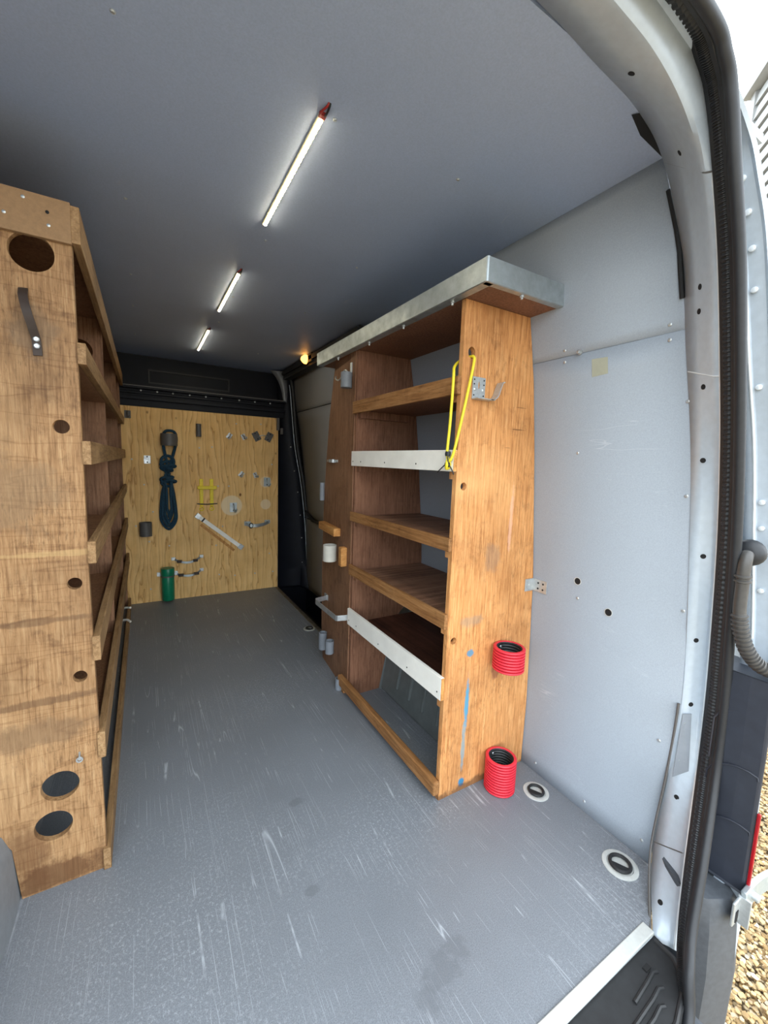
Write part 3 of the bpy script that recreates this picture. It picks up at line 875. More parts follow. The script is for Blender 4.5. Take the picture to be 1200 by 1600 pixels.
led_strip(0.896, 1.373, 'longest looking lit ceiling strip, with red wires at its end')
led_strip(1.761, 2.262, 'lit ceiling strip in the middle of the row of three')
led_strip(2.617, 3.145, 'lit ceiling strip closest to the pine board')

al = empty('amber_lamp', (1.0, 2.78, 1.775), 'small glowing amber lamp on the track above the side door', 'lamp')
mk('lamp_body', box(0.985, 1.0, 2.70, 2.85, 1.752, 1.808), 'black', al, bevel=0.003)
mk('amber_lens', lathe([(0.031, 0.0), (0.030, -0.012), (0.022, -0.026), (0.012, -0.036)], (0.985, 2.80, 1.78), 'X', 16), 'amber', al, True)

# ------------------------------------------------------------------ wooden shelf unit on the window-less side (right)
ru = empty('shelf_unit', (0.98, 1.3, 0), 'open plywood shelf unit with white rails and a metal-lipped top', 'shelf unit')
def back(zs, gap):
    return [(wall_x(z) - gap, z) for z in zs]
zb_ = [1.57, 1.48, 1.372, 1.27, 1.166, 0.94, 0.72, 0.5, 0.229, 0.0]
near_poly = [(0.806, 0.0), (0.806, 1.57)] + back(zb_, 0.003)
mk('side_panel', prism(near_poly, [circ(0.838, 1.427, 0.0135, 20, 0.0165), circ(0.836, 1.036, 0.012), circ(0.832, 0.546, 0.0115)], XZ, 0.954, 0.971), 'wood_near', ru, False, 0.001)
far_poly = [(0.806, 0.0), (0.806, 1.57)] + back([1.57, 1.372, 1.166, 0.94, 0.72, 0.5], 0.004) + [(1.03, 0.33), (0.975, 0.0)]
mk('side_panel', prism(far_poly, [], XZ, 1.635, 1.652), 'wood_in', ru, False, 0.001)
DECK = [(1.318, 'wood_in'), (1.088, 'wood_deck'), (0.843, 'wood_deck'), (0.594, 'wood_deck'), (0.345, 'wood_deck_dark')]
for z, m in DECK:
    mk('shelf_board', box(0.806, wall_x(z) - 0.012, 0.972, 1.634, z, z + 0.016), m, ru)
    mk('cleat', box(0.812, wall_x(z) - 0.06, 1.612, 1.634, z - 0.032, z - 0.001), 'wood_in', ru)
    mk('cleat', box(0.812, wall_x(z) - 0.06, 0.972, 0.994, z - 0.032, z - 0.001), 'wood_near', ru)
for z0, z1, m in ((1.305, 1.357, 'wood_rail'), (1.080, 1.144, 'white_wood'), (0.836, 0.877, 'wood_rail'), (0.588, 0.636, 'wood_rail'), (0.352, 0.428, 'white_wood')):
    r_ = mk('front_rail', box(0.793, 0.806, 0.956, 1.652, z0, z1), m, ru, bevel=0.0015)
    if m == 'white_wood':
        r_['label'] = 'white painted rail'
        mk('rail_end', box(0.7935, 0.8055, 0.9548, 0.9562, z0 + 0.001, z1 - 0.001), 'pine', r_)
        for y in (0.975, 1.15, 1.36, 1.56, 1.635):
            part_at('nail', screw_head(0.0028, 0.0012, 'X', -1), 'dark_hole', (0.793, y, z0 + (z1 - z0) * 0.3), r_)
mk('floor_batten', box(0.780, 0.806, 0.948, 1.72, 0.026, 0.074), 'wood_rail', ru, bevel=0.006)
for y in (1.67,):
    mk('batten_foot', box(0.790, 0.806, y, y + 0.02, 0.0, 0.028), 'wood_rail', ru)
# angled face board past the far panel
def FB(u, v, w):
    return (0.803 + u * 0.0917 + w * 0.996, 1.655 + u * 0.9958 - w * 0.092, v)
face_poly = [(0.0, 0.0), (0.40, 0.0), (0.425, 0.12), (0.435, 0.30), (0.44, 0.55), (0.435, 0.72), (0.425, 0.90), (0.395, 1.10), (0.36, 1.30), (0.30, 1.50), (0.275, 1.57), (0.0, 1.57)]
mk('face_board', prism(face_poly, [], FB, 0.0, 0.014), 'wood_face', ru, False, 0.001)
edge_poly = [(0.40, 0.0), (0.425, 0.12), (0.435, 0.30), (0.44, 0.55), (0.435, 0.72), (0.425, 0.90), (0.395, 1.10), (0.36, 1.30), (0.30, 1.50), (0.25, 1.50), (0.31, 1.30), (0.345, 1.10), (0.375, 0.90), (0.385, 0.72), (0.39, 0.55), (0.385, 0.30), (0.375, 0.12), (0.36, 0.0)]
mk('edge_board', prism([(u + 0.012, v) for u, v in edge_poly], [], FB, 0.014, 0.028), 'wood_face', ru, False, 0.001)
# top: ply board with a folded metal lip
mk('top_board', box(0.775, wall_x(1.6) + 0.004, 0.842, 2.03, 1.5715, 1.588), 'wood_in', ru)
ml = mk('metal_lip', join(box(0.770, 0.7725, 0.842, 2.03, 1.570, 1.630), box(0.7725, 0.800, 0.842, 2.03, 1.5690, 1.5712), box(0.774, 1.09, 0.836, 0.8385, 1.570, 1.630), box(0.774, 1.085, 0.8385, 0.858, 1.5690, 1.5712), box(0.772, 1.085, 0.838, 2.03, 1.6275, 1.630)), 'galv', ru, bevel=0.001)
mk('lip_corner', lathe([(0.0065, 0), (0.0065, 0.061)], (0.7765, 0.8425, 1.5695), 'Z', 16), 'galv', ml, True)
for x, y in ((0.786, 0.99), (0.786, 1.25), (0.786, 1.5), (0.786, 1.8)):
    mk('bolt', lathe([(0.006, 0.0), (0.006, -0.005), (0.0035, -0.006), (0.0035, -0.012)], (x, y, 1.569), 'Z', 8), 'zinc', ml)
mk('bolt', lathe([(0.006, 0.0), (0.006, -0.005), (0.0035, -0.006), (0.0035, -0.010)], (0.915, 0.85, 1.569), 'Z', 8), 'zinc', ml)

# ribbed steel wheel arch showing through the bottom bay
wa = empty('wheel_arch', (1.08, 1.3, 0), 'dark grey ribbed wheel arch inside the bottom bay of the shelf unit', 'wheel arch', kind='structure')
mk('arch_shell', prism([(0.972, 0.0), (1.03, 0.30), (1.05, 0.335), (1.19, 0.335), (1.19, 0.0)], [], lambda u, v, w: (u, w, v), 0.985, 1.63), 'arch', wa, False, 0.01)
for y in (1.10, 1.20, 1.30, 1.40, 1.50):
    mk('arch_rib', tube([(0.972 + 0.193 * z - 0.001, y, z) for z in (0.06, 0.075, 0.28)], [0.005, 0.008, 0.008], 8), 'arch', wa, True)
la = empty('wheel_arch_cover', (-0.44, 1.4, 0), 'smooth grey moulded wheel arch cover beside the tan end panel', 'wheel arch', kind='structure')
rings = []
for y, s in ((0.80, 0.25), (0.84, 0.6), (0.92, 0.86), (1.02, 0.97), (1.12, 1.0), (1.9, 1.0), (2.02, 0.9), (2.10, 0.3)):
    hgt = 0.225 * s
    rings.append([Vector((-0.60, y, 0.0)), Vector((-0.60, y, hgt)), Vector((-0.42, y, hgt)), Vector((-0.35, y, hgt * 0.96)), Vector((-0.318, y, hgt * 0.80)), Vector((-0.302, y, hgt * 0.6)), Vector((-0.294 - (1 - s) * 0.2, y, 0.0))])
mk('arch_shell', loft(rings), 'arch_liner', la, True)

# ------------------------------------------------------------------ long tan rack on the other side
lu = empty('storage_rack', (-0.35, 2.3, 0), 'long tan plywood rack with a strap handle and round holes in its end panel', 'shelf unit')
lp = [(-0.114, 0.0), (-0.1225, 0.8), (-0.1225, 1.632), (-0.595, 1.632), (-0.595, 0.245), (-0.42, 0.24), (-0.355, 0.215), (-0.325, 0.185), (-0.302, 0.14), (-0.290, 0.0)]
mk('end_panel', prism(lp, [circ(-0.194, 1.521, 0.0395, 32), circ(-0.160, 1.155, 0.0155), circ(-0.1515, 0.784, 0.0145), circ(-0.151, 0.547, 0.0145), circ(-0.203, 0.270, 0.0385, 32), circ(-0.221, 0.168, 0.0385, 32)], XZ, 1.2, 1.217), 'wood_left', lu, False, 0.001)
tb = mk('top_trim', box(-0.595, -0.1215, 1.188, 1.1995, 1.551, 1.636), 'mdf', lu, bevel=0.001)
for x, z, m in ((-0.232, 1.583, 'zinc'), (-0.16, 1.578, 'zinc'), (-0.20, 1.622, 'zinc'), (-0.161, 1.604, 'dark_hole')):
    part_at('screw', screw_head(0.0035, 0.0018, 'Y', -1), m, (x, 1.188, z), tb, True)
for z0, z1 in ((1.555, 1.632), (1.298, 1.345), (1.070, 1.125), (0.832, 0.886), (0.585, 0.648), (0.322, 0.392), (0.0, 0.060)):
    mk('front_rail', box(-0.1225, -0.1055, 1.1905, 3.40, z0, z1), 'wood_left_rail', lu, bevel=0.0015)
for z in (1.298, 1.070, 0.832, 0.585, 0.322):
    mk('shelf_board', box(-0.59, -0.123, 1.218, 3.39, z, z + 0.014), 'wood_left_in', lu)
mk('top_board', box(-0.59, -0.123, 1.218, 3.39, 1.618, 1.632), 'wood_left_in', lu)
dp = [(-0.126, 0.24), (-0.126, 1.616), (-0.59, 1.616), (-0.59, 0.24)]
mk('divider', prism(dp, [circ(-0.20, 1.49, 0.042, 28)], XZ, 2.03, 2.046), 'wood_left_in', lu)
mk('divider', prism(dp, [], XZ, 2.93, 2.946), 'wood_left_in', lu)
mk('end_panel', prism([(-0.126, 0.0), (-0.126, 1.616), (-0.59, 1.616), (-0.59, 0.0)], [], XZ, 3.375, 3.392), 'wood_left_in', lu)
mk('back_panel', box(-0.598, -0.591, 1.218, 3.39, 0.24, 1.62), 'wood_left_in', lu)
hs = mk('strap_handle', ribbon(catmull([(-0.211, 1.199, 1.442), (-0.2105, 1.192, 1.436), (-0.209, 1.180, 1.42), (-0.203, 1.172, 1.39), (-0.197, 1.182, 1.36), (-0.194, 1.195, 1.338), (-0.193, 1.197, 1.306)], 6), (1, 0, 0.1), 0.016, 0.004), 'leather', lu, True)
for z in (1.340, 1.3255):
    part_at('screw', lathe([(0.0058, 0.001), (0.0058, -0.002), (0.004, -0.0035), (0.0015, -0.0035)], (0, 0, 0), 'Y', 14), 'zinc', (-0.1935, 1.193, z), hs, True)
mk('screw_eye', join(lathe([(0.004, 0.0), (0.004, -0.004)], (-0.161, 1.2, 0.331), 'Y', 10), tube([(-0.161 + 0.006 * math.cos(a * math.pi / 8), 1.193, 0.331 + 0.006 * math.sin(a * math.pi / 8)) for a in range(16)], 0.0018, 6, True), tube([(-0.161, 1.196, 0.337), (-0.160, 1.192, 0.352)], 0.0022, 6)), 'zinc', lu, True)

# little white pegs in the dark low part of the rack
for k, (y, z) in enumerate(((2.62, 0.245), (2.55, 0.20))):
    pg = mk('white_peg', tube([(-0.125, y, z), (-0.10, y - 0.02, z + 0.006), (-0.085, y - 0.04, z + 0.010 * (1 - k))], 0.006, 8), 'cream_plastic', None, True)
    tag(pg, ('upper' if k == 0 else 'lower') + ' of two small white pegs sticking out low on the tan rack', 'peg', 'white pegs on the rack')

# ------------------------------------------------------------------ pine board and what hangs on it
BY = 3.43
pb = empty('pine_board', (0.36, BY, 0), 'pale knotty pine plywood sheet across the bulkhead, hung with tools holders', 'board')
pb['label'] = 'pale knotty pine plywood sheet fixed across the bulkhead'
mk('sheet', box(-0.30, 0.972, BY, BY + 0.018, 0.0, 1.43), 'board', pb, bevel=0.001)
sc_ = None
for (x, z) in ((-0.07, 1.06), (0.0, 0.88), (0.05, 0.68), (0.02, 0.46), (-0.06, 0.58), (0.37, 1.16), (0.46, 1.17), (0.50, 0.87), (0.58, 0.87), (0.64, 1.36), (0.48, 0.40), (0.53, 0.55), (0.92, 1.05), (0.15, 0.42), (0.50, 0.16), (0.62, 0.14), (0.78, 0.14), (0.90, 0.30), (0.93, 0.14), (0.02, 0.10), (0.36, 0.86), (0.83, 1.37)):
    if sc_ is None:
        sc_ = part_at('screw', screw_head(0.0055, 0.003, 'Y', -1), 'zinc', (x, BY, z), pb, True)
    else:
        inst(sc_, (x, BY, z), pb)

def pipe_holder(name, x, z0, z1, r, label, mat='dark_grey_plastic', y=None, group=None):
    o_ = mk(name, pipe((x, (BY - r - 0.001) if y is None else y, z0), r, z1 - z0, max(0.003, r * 0.1)), mat, None, True)
    tag(o_, label, 'pipe', group)
    return o_
pipe_holder('pipe_holder', 0.165, 1.165, 1.250, 0.055, 'dark grey pipe ring that holds the blue rope')
pipe_holder('pipe_holder', 0.001, 0.51, 0.61, 0.040, 'dark grey pipe stub low on the pine board below the small perforated plate')
pipe_holder('pipe_holder', 0.366, 1.243, 1.337, 0.019, 'slim dark grey pipe stub near the top of the pine board')

rp = empty('blue_rope', (0.15, 3.39, 0.55), 'blue rope bundled and knotted, hanging from the grey pipe ring', 'rope')
y_ = 3.395
mk('hanging_loop', tube(catmull([(0.150, y_, 1.03), (0.128, y_ - 0.01, 1.16), (0.125, 3.375, 1.22), (0.14, 3.37, 1.262), (0.17, 3.37, 1.272), (0.20, 3.37, 1.262), (0.212, 3.375, 1.22), (0.205, y_ - 0.01, 1.16), (0.170, y_, 1.03)], 6), 0.010, 8), 'rope', rp, True)
kn = []
for k in range(46):
    a = k * 0.82
    kn.append((0.152 + (0.030 + 0.022 * math.sin(k * 0.21)) * math.cos(a), y_ - 0.012 + 0.014 * math.sin(a * 1.3), 1.045 - 0.0036 * k + 0.014 * math.sin(a)))
mk('knot', tube(catmull(kn, 3), 0.010, 8), 'rope', rp, True)
rr = [(0.152, 3.385, 1.05, 0.042), (0.150, 3.395, 1.02, 0.034)]
for (cx, cy, cz, r) in rr:
    mk('knot', tube([(cx + r * math.cos(a * math.pi / 10), cy, cz + r * math.sin(a * math.pi / 10)) for a in range(20)], 0.010, 8, True), 'rope', rp, True)
for k, (xa, xb, zb2, dy) in enumerate(((0.10, 0.20, 0.552, 0), (0.112, 0.192, 0.575, -0.012), (0.108, 0.175, 0.60, 0.008), (0.128, 0.198, 0.59, -0.004), (0.14, 0.170, 0.64, -0.018))):
    pts = [(0.143 - 0.004 * k, y_ + dy, 0.92), (0.14 + (xa - 0.14) * 0.6, y_ + dy, 0.84), (xa, y_ + dy, 0.70), (xa + 0.004, y_ + dy, zb2 + 0.06), ((xa + xb) / 2, y_ + dy, zb2), (xb - 0.003, y_ + dy, zb2 + 0.06), (xb, y_ + dy, 0.70), (0.16 + (xb - 0.16) * 0.6, y_ + dy, 0.84), (0.158 + 0.004 * k, y_ + dy, 0.92)]
    mk('coil', tube(catmull(pts, 5), 0.009, 8), 'rope', rp, True)

gt = empty('green_tube', (0.133, 3.38, 0.018), 'green plastic tube with a cap strapped to the pine board bottom', 'tube')
mk('tube_body', lathe([(0.040, 0), (0.043, 0.004), (0.043, 0.19), (0.041, 0.195)], (0.133, 3.383, 0.018), 'Z', 24), 'green', gt, True)
mk('cap', lathe([(0.044, 0), (0.0455, 0.004), (0.0455, 0.048), (0.043, 0.053), (0.03, 0.054)], (0.133, 3.383, 0.208), 'Z', 24), 'green', gt, True)
gs = mk('band', lathe([(0.0465, 0), (0.0465, 0.010), (0.044, 0.010), (0.044, 0)], (0.133, 3.383, 0.197), 'Z', 24, True), 'dark_grey_plastic', gt, True)
for x in (0.075, 0.19):
    mk('fixing_tab', join(box(x - 0.012, x + 0.012, 3.425, 3.43, 0.192, 0.222), lathe([(0.007, 0), (0.006, -0.006)], (x, 3.425, 0.207), 'Y', 8)), 'zinc', gt)

def band_strap(pts, label):
    t = empty('fixing_strap', pts[0], label, 'strap', 'sagging fixing straps on the board')
    mk('band', ribbon(catmull(pts, 6), (0, 0, 1), 0.016, 0.003), 'galv', t, True)
    a, b_ = pts[0], pts[-1]
    for p in (a, b_):
        mk('end_clip', box(p[0] - 0.014, p[0] + 0.014, 3.418, 3.4295, p[2] - 0.012, p[2] + 0.012), 'zinc', t, bevel=0.002)
    n = len(pts)
    for p in pts[1:-1:2]:
        mk('dark_wrap', box(p[0] - 0.018, p[0] + 0.018, p[1] - 0.006, p[1] + 0.006, p[2] - 0.010, p[2] + 0.010), 'leather', t, bevel=0.003)
band_strap([(0.175, 3.425, 0.318), (0.215, 3.405, 0.298), (0.27, 3.395, 0.288), (0.325, 3.402, 0.298), (0.37, 3.425, 0.322)], 'upper sagging metal strap beside the green tube')
band_strap([(0.190, 3.425, 0.203), (0.225, 3.405, 0.190), (0.28, 3.395, 0.184), (0.33, 3.402, 0.194), (0.37, 3.425, 0.215)], 'lower sagging metal strap touching the green tube')

# silver bar lying diagonally
bar = empty('silver_bar', (0.50, 3.42, 0.39), 'silver flat bar fixed diagonally across the pine board', 'bar')
a, b_ = Vector((0.36, 3.418, 0.632)), Vector((0.655, 3.418, 0.385))
dv = (b_ - a).normalized(); nv = Vector((-dv.z, 0, dv.x))
mk('flat_bar', ribbon([tuple(a), tuple(b_)], tuple(nv), 0.030, 0.018), 'white_wood', bar, bevel=0.002)
for p in (a, b_):
    q = p - dv * 0.012 if p is a else p + dv * 0.012
    mk('end_clip', ribbon([tuple(q - dv * 0.018), tuple(q + dv * 0.018)], tuple(nv), 0.040, 0.022), 'zinc', bar, bevel=0.002)
q = a + dv * 0.035
mk('dark_band', ribbon([tuple(q - dv * 0.006), tuple(q + dv * 0.006)], tuple(nv), 0.034, 0.021), 'black', bar)
a2, b2 = a + Vector((0.01, 0.006, -0.06)), b_ + Vector((-0.04, 0.006, -0.035))
lath = mk('thin_lath', ribbon([tuple(a2), tuple(b2)], tuple(nv), 0.020, 0.006), 'pine', None)
tag(lath, 'thin brown wooden lath just below the silver bar', 'lath')

# yellow clip rack
yc = empty('yellow_clip_rack', (0.415, 3.42, 0.70), 'pair of yellow upright clips crossed by a pale bar', 'clip rack')
for x in (0.378, 0.451):
    mk('upright', box(x - 0.013, x + 0.013, 3.417, 3.4295, 0.715, 0.925), 'yellow_clip', yc, bevel=0.003)
    mk('end_loop', tube([(x + 0.014 * math.cos(k * math.pi / 6), 3.418, 0.695 + 0.014 * math.sin(k * math.pi / 6)) for k in range(12)], 0.004, 6, True), 'yellow_clip', yc, True)
mk('cross_bar', box(0.35, 0.487, 3.405, 3.417, 0.846, 0.872), 'yellow_clip', yc, bevel=0.004)
mk('dark_wire', tube([(0.345, 3.412, 0.735), (0.415, 3.410, 0.73), (0.49, 3.412, 0.735)], 0.004, 6), 'black', yc, True)

def plate_hook(x, z, s, label, rot=0.0, mat='zinc', hook=True, cat='hook'):
    t = empty('hook_plate', (x, 3.42, z), label, cat)
    c_, s_ = math.cos(rot), math.sin(rot)
    P = lambda u, v, y: (x + u * c_ - v * s_, y, z + u * s_ + v * c_)
    poly = [(-0.5 * s, -0.7 * s), (0.5 * s, -0.7 * s), (0.5 * s, 0.7 * s), (-0.5 * s, 0.7 * s)]
    mk('plate', prism(poly, [], lambda u, v, w: P(u, v, w), 3.423, 3.4295), mat, t, bevel=0.001)
    if hook:
        mk('hook', tube(catmull([P(0, 0.3 * s, 3.423), P(0, 0.45 * s, 3.405), P(0, 0.1 * s, 3.392), P(0.05 * s, -0.5 * s, 3.395), P(0.2 * s, -0.6 * s, 3.385), P(0.4 * s, -0.2 * s, 3.38)], 4), 0.0045, 8), mat, t, True)
    for v in (-0.45, 0.5):
        p = P(0, v * s, 3.423)
        part_at('screw', screw_head(0.005, 0.003, 'Y', -1), 'dark_hole', p, t)
    return t
plate_hook(-0.085, 1.37, 0.036, 'grey hanging bracket at the top corner of the pine board by the rack', 0, 'dark_grey_plastic')
plate_hook(0.025, 1.06, 0.040, 'small bright perforated plate next to the blue rope', hook=False, cat='plate')
plate_hook(0.586, 1.262, 0.030, 'slanted small metal hook, top middle of the pine board', -0.6)
plate_hook(0.695, 1.262, 0.030, 'small metal hook tilted left, top row by the square clips', 0.5)
plate_hook(0.675, 0.965, 0.030, 'small slanted metal hook on the pine board above the round pale mark', -0.7)
plate_hook(0.785, 0.96, 0.028, 'small metal hook next to the grey hook plate, middle row', 0.4)
plate_hook(0.879, 0.905, 0.050, 'grey hook plate near the side door edge of the pine board', 0, 'galv')
plate_hook(0.612, 0.700, 0.052, 'grey hook plate in the middle of the large pale round mark', 0, 'galv')
for x, rot, w_ in ((0.795, 0.5, 'tilted square grey clip, on the rope side of its pair'), (0.895, -0.45, 'tilted square grey clip, on the side door end of its pair')):
    plate_hook(x, 1.272, 0.050, w_, rot, 'dark_grey_plastic', hook=False, cat='clip')
wr_ = mk('link_wire', tube([(0.815, 3.42, 1.275), (0.845, 3.412, 1.283), (0.875, 3.42, 1.278)], 0.003, 6), 'zinc', None, True)
tag(wr_, 'short thin wire linking the two square clips', 'wire')
hb = empty('toggle_strap', (0.79, 3.42, 0.55), 'grey metal toggle strap lying level on the pine board', 'strap')
mk('bar', ribbon(catmull([(0.70, 3.425, 0.565), (0.74, 3.405, 0.552), (0.79, 3.40, 0.548), (0.85, 3.41, 0.557), (0.895, 3.425, 0.572)], 5), (0, 0, 1), 0.026, 0.006), 'galv', hb, True)
mk('end_plate', box(0.695, 0.745, 3.42, 3.4295, 0.548, 0.582), 'galv', hb, bevel=0.002)
mk('end_plate', box(0.86, 0.905, 3.42, 3.4295, 0.560, 0.588), 'galv', hb, bevel=0.002)
mk('ring', tube([(0.745 + 0.014 * math.cos(k * math.pi / 6), 3.400, 0.55 + 0.02 * math.sin(k * math.pi / 6)) for k in range(12)], 0.004, 6, True), 'black', hb, True)

# ------------------------------------------------------------------ holders on the face board of the shelf unit
def fbp(y, off=0.0):
    u = (y - 1.655) / 0.9958
    return FB(u, 0, -off)
def cup(y, z0, z1, r, mat, label, cat='pipe', off=None):
    x, yy, _ = fbp(y, (r + 0.0005) if off is None else off)
    t = mk('pipe_stub' if cat == 'pipe' else 'plastic_cup', pipe((x, yy, z0), r, z1 - z0, 0.003), mat, None, True)
    tag(t, label, cat)
    return t
cup(1.695, 1.420, 1.485, 0.025, 'grey_plastic', 'short grey pipe stub with a hook above, high on the face board')
cup(2.075, 0.885, 0.98, 0.013, 'grey_plastic', 'slim pale grey pipe at the outer edge of the face board')
cup(1.855, 0.605, 0.685, 0.034, 'cream_plastic', 'cream plastic cup between the two wood blocks', 'cup')
cup(1.985, 0.085, 0.178, 0.022, 'grey_plastic', 'taller of the two grey pipe stubs low on the face board')
cup(1.865, 0.115, 0.182, 0.022, 'grey_plastic', 'shorter of the two grey pipe stubs low on the face board')
cup(1.715, 0.0, 0.055, 0.019, 'grey_plastic', 'grey pipe stub standing on the floor by the batten end')
x, y, _ = fbp(1.70, 0.0)
t = mk('hanger_tab', join(box(x - 0.006, x - 0.0005, 1.690, 1.706, 1.47, 1.53)), 'zinc', None, bevel=0.001)
tag(t, 'thin metal tab above the short grey pipe stub', 'tab')
x, y, _ = fbp(1.82, 0.0)
t = mk('wire_hook', tube(catmull([(x - 0.006, 1.745, 1.495), (x - 0.010, 1.765, 1.510), (x - 0.012, 1.785, 1.505), (x - 0.012, 1.805, 1.485), (x - 0.014, 1.835, 1.475), (x - 0.014, 1.865, 1.485), (x - 0.006, 1.885, 1.500)], 5), 0.0035, 7), 'zinc', None, True)
tag(t, 'wavy bent wire hook beside the short grey pipe stub', 'hook')
x0_, x1_ = fbp(1.88, 0.012)[0], fbp(1.96, 0.012)[0]
t = mk('spring_clip', join(lathe([(0.013, 0), (0.013, 0.016), (0.006, 0.016)], (x0_, 1.90, 1.090), 'Z', 12), lathe([(0.013, 0), (0.013, 0.016), (0.006, 0.016)], (x1_, 1.94, 1.090), 'Z', 12), box(x1_ - 0.004, x1_ + 0.010, 1.86, 1.985, 1.092, 1.104)), 'zinc', None, True)
tag(t, 'bright double spring clip on the edge of the face board', 'clip')
def fblock(name, y0, y1, z0, z1, d, label, mat='pine'):
    vs = []
    for y in (y0, y1):
        for off in (0.0, d):
            for z in (z0, z1):
                p = fbp(y, off)
                vs.append((p[0], p[1], z))
    t = mk(name, (vs, box(0, 1, 0, 1, 0, 1)[1]), mat, None, bevel=0.004)
    tag(t, label, 'wood block')
fblock('wood_block', 1.80, 2.06, 0.735, 0.775, 0.035, 'level pine block above the cream cup')
fblock('wood_block', 1.700, 1.738, 0.610, 0.700, 0.030, 'upright pine block beside the cream cup')
ub = empty('bar_bracket', (0.78, 1.84, 0.35), 'bent zinc bar standing off the face board at the lower white rail', 'bracket')
mk('bent_bar', ribbon([(0.806, 1.668, 0.375), (0.790, 1.672, 0.374), (0.762, 1.690, 0.370), (0.757, 1.70, 0.368), (0.757, 1.96, 0.365), (0.762, 1.975, 0.366), (0.832, 1.985, 0.370)], (0, 0, 1), 0.026, 0.004), 'zinc', ub, bevel=0.001)
mk('foot', box(0.829, 0.834, 1.975, 2.02, 0.355, 0.385), 'zinc', ub)

# ------------------------------------------------------------------ things on the near panel
PYF = 0.954
ph = empty('perforated_hook', (0.87, 0.95, 1.29), 'perforated zinc hook bracket screwed to the shelf side panel', 'hook')
mk('plate', prism([(0.846, 1.297), (0.896, 1.297), (0.896, 1.361), (0.846, 1.361)], [circ(0.871, 1.338, 0.003, 8, 0.012)], XZ, 0.951, 0.9535), 'zinc', ph)
mk('flange', box(0.846, 0.915, 0.925, 0.9535, 1.295, 1.2975), 'zinc', ph)
mk('hook_strip', ribbon(catmull([(0.900, 0.938, 1.296), (0.915, 0.938, 1.299), (0.928, 0.938, 1.310), (0.936, 0.938, 1.330), (0.945, 0.938, 1.350), (0.952, 0.938, 1.352)], 5), (0, 1, 0), 0.026, 0.003), 'zinc', ph, True)
hh = None
for x in (0.852, 0.890):
    for z in (1.353, 1.340, 1.308):
        hh = part_at('punched_hole', lathe([(0.0024, 0), (0.0024, -0.0008), (0.0005, -0.0008)], (0, 0, 0), 'Y', 8), 'dark_hole', (x, 0.951, z), ph) if hh is None else inst(hh, (x, 0.951, z), ph)
for x in (0.855, 0.887):
    part_at('screw', screw_head(0.005, 0.003, 'Y', -1), 'zinc', (x, 0.951, 1.325), ph, True)

cb = empty('corner_bracket', (1.18, 0.93, 0.67), 'small zinc corner bracket joining the shelf panel to the wall', 'bracket')
wz = wall_x(0.69)
mk('panel_leaf', box(wz - 0.045, wz - 0.002, 0.9505, 0.9535, 0.668, 0.712), 'zinc', cb, bevel=0.001)
mk('wall_leaf', box(wz - 0.004, wz - 0.0015, 0.895, 0.952, 0.668, 0.712), 'zinc', cb, bevel=0.001)
for y in (0.91, 0.93):
    for z in (0.68, 0.70):
        part_at('screw', screw_head(0.0035, 0.002, 'X', -1), 'dark_hole', (wz - 0.004, y, z), cb)
part_at('screw', screw_head(0.004, 0.002, 'Y', -1), 'zinc', (wz - 0.025, 0.9505, 0.69), cb)

def corrugated(z0, rings_n, label):
    pitch, r = 0.0098, 0.0520
    c = (1.028, PYF - 0.0535, z0)
    t = empty('corrugated_tube', c, label, 'tube', 'red corrugated tubes on the shelf panel')
    prof = []
    for k in range(rings_n):
        h = k * pitch
        prof += [(r - 0.0085, h), (r - 0.008, h + pitch * 0.16), (r - 0.0014, h + pitch * 0.30), (r, h + pitch * 0.50), (r, h + pitch * 0.68), (r - 0.0014, h + pitch * 0.88)]
    top = rings_n * pitch
    prof += [(r - 0.005, top), (r - 0.0095, top)]
    inner_ = [(r - 0.0068, 0.0)]
    mk('outer_wall', lathe(prof + [(r - 0.0105, top - 0.001), (r - 0.0105, 0.0)], c, 'Z', 36, True), 'red', t, True)
    pin = []
    for k in range(rings_n):
        h = top - 0.0015 - k * pitch
        pin += [(r - 0.0095 if k == 0 else r - 0.0108, h), (r - 0.0135, h - pitch * 0.4)]
    pin += [(r - 0.011, 0.001), (0.001, 0.001)]
    mk('inner_wall', lathe(pin, c, 'Z', 36, False, False), 'black', t, True)
    part_at('fixing_screw', screw_head(0.004, 0.003, 'Y', -1), 'zinc', (c[0], c[1] + r - 0.0135, z0 + top - 0.015), t, True)
corrugated(0.0, 12, 'tall red corrugated tube standing on the floor at the shelf panel')
corrugated(0.432, 8, 'short red corrugated tube fixed halfway up the shelf panel')

bc = empty('bungee_cord', (0.80, 0.95, 1.08), 'yellow bungee cord threaded through the shelf panel hole, hooked near the white rail', 'bungee cord')
mk('cord_strand', tube(catmull([(0.838, 0.985, 1.418), (0.838, 0.960, 1.4165), (0.838, 0.945, 1.413), (0.836, 0.940, 1.395), (0.820, 0.941, 1.31), (0.800, 0.946, 1.20), (0.786, 0.953, 1.125), (0.780, 0.965, 1.108)], 6), 0.0043, 10), 'yellow', bc, True)
mk('cord_strand', tube(catmull([(0.838, 0.985, 1.418), (0.815, 0.990, 1.400), (0.795, 0.978, 1.382), (0.785, 0.966, 1.365), (0.783, 0.964, 1.33), (0.781, 0.966, 1.22), (0.779, 0.970, 1.135), (0.784, 0.968, 1.115)], 6), 0.0043, 10), 'yellow', bc, True)
mk('cord_knot', tube([(0.781 + 0.007 * math.cos(k * math.pi / 5), 0.966 + 0.004 * math.sin(k), 1.100 + 0.012 * math.sin(k * math.pi / 5)) for k in range(10)], 0.005, 8, True), 'yellow', bc, True)
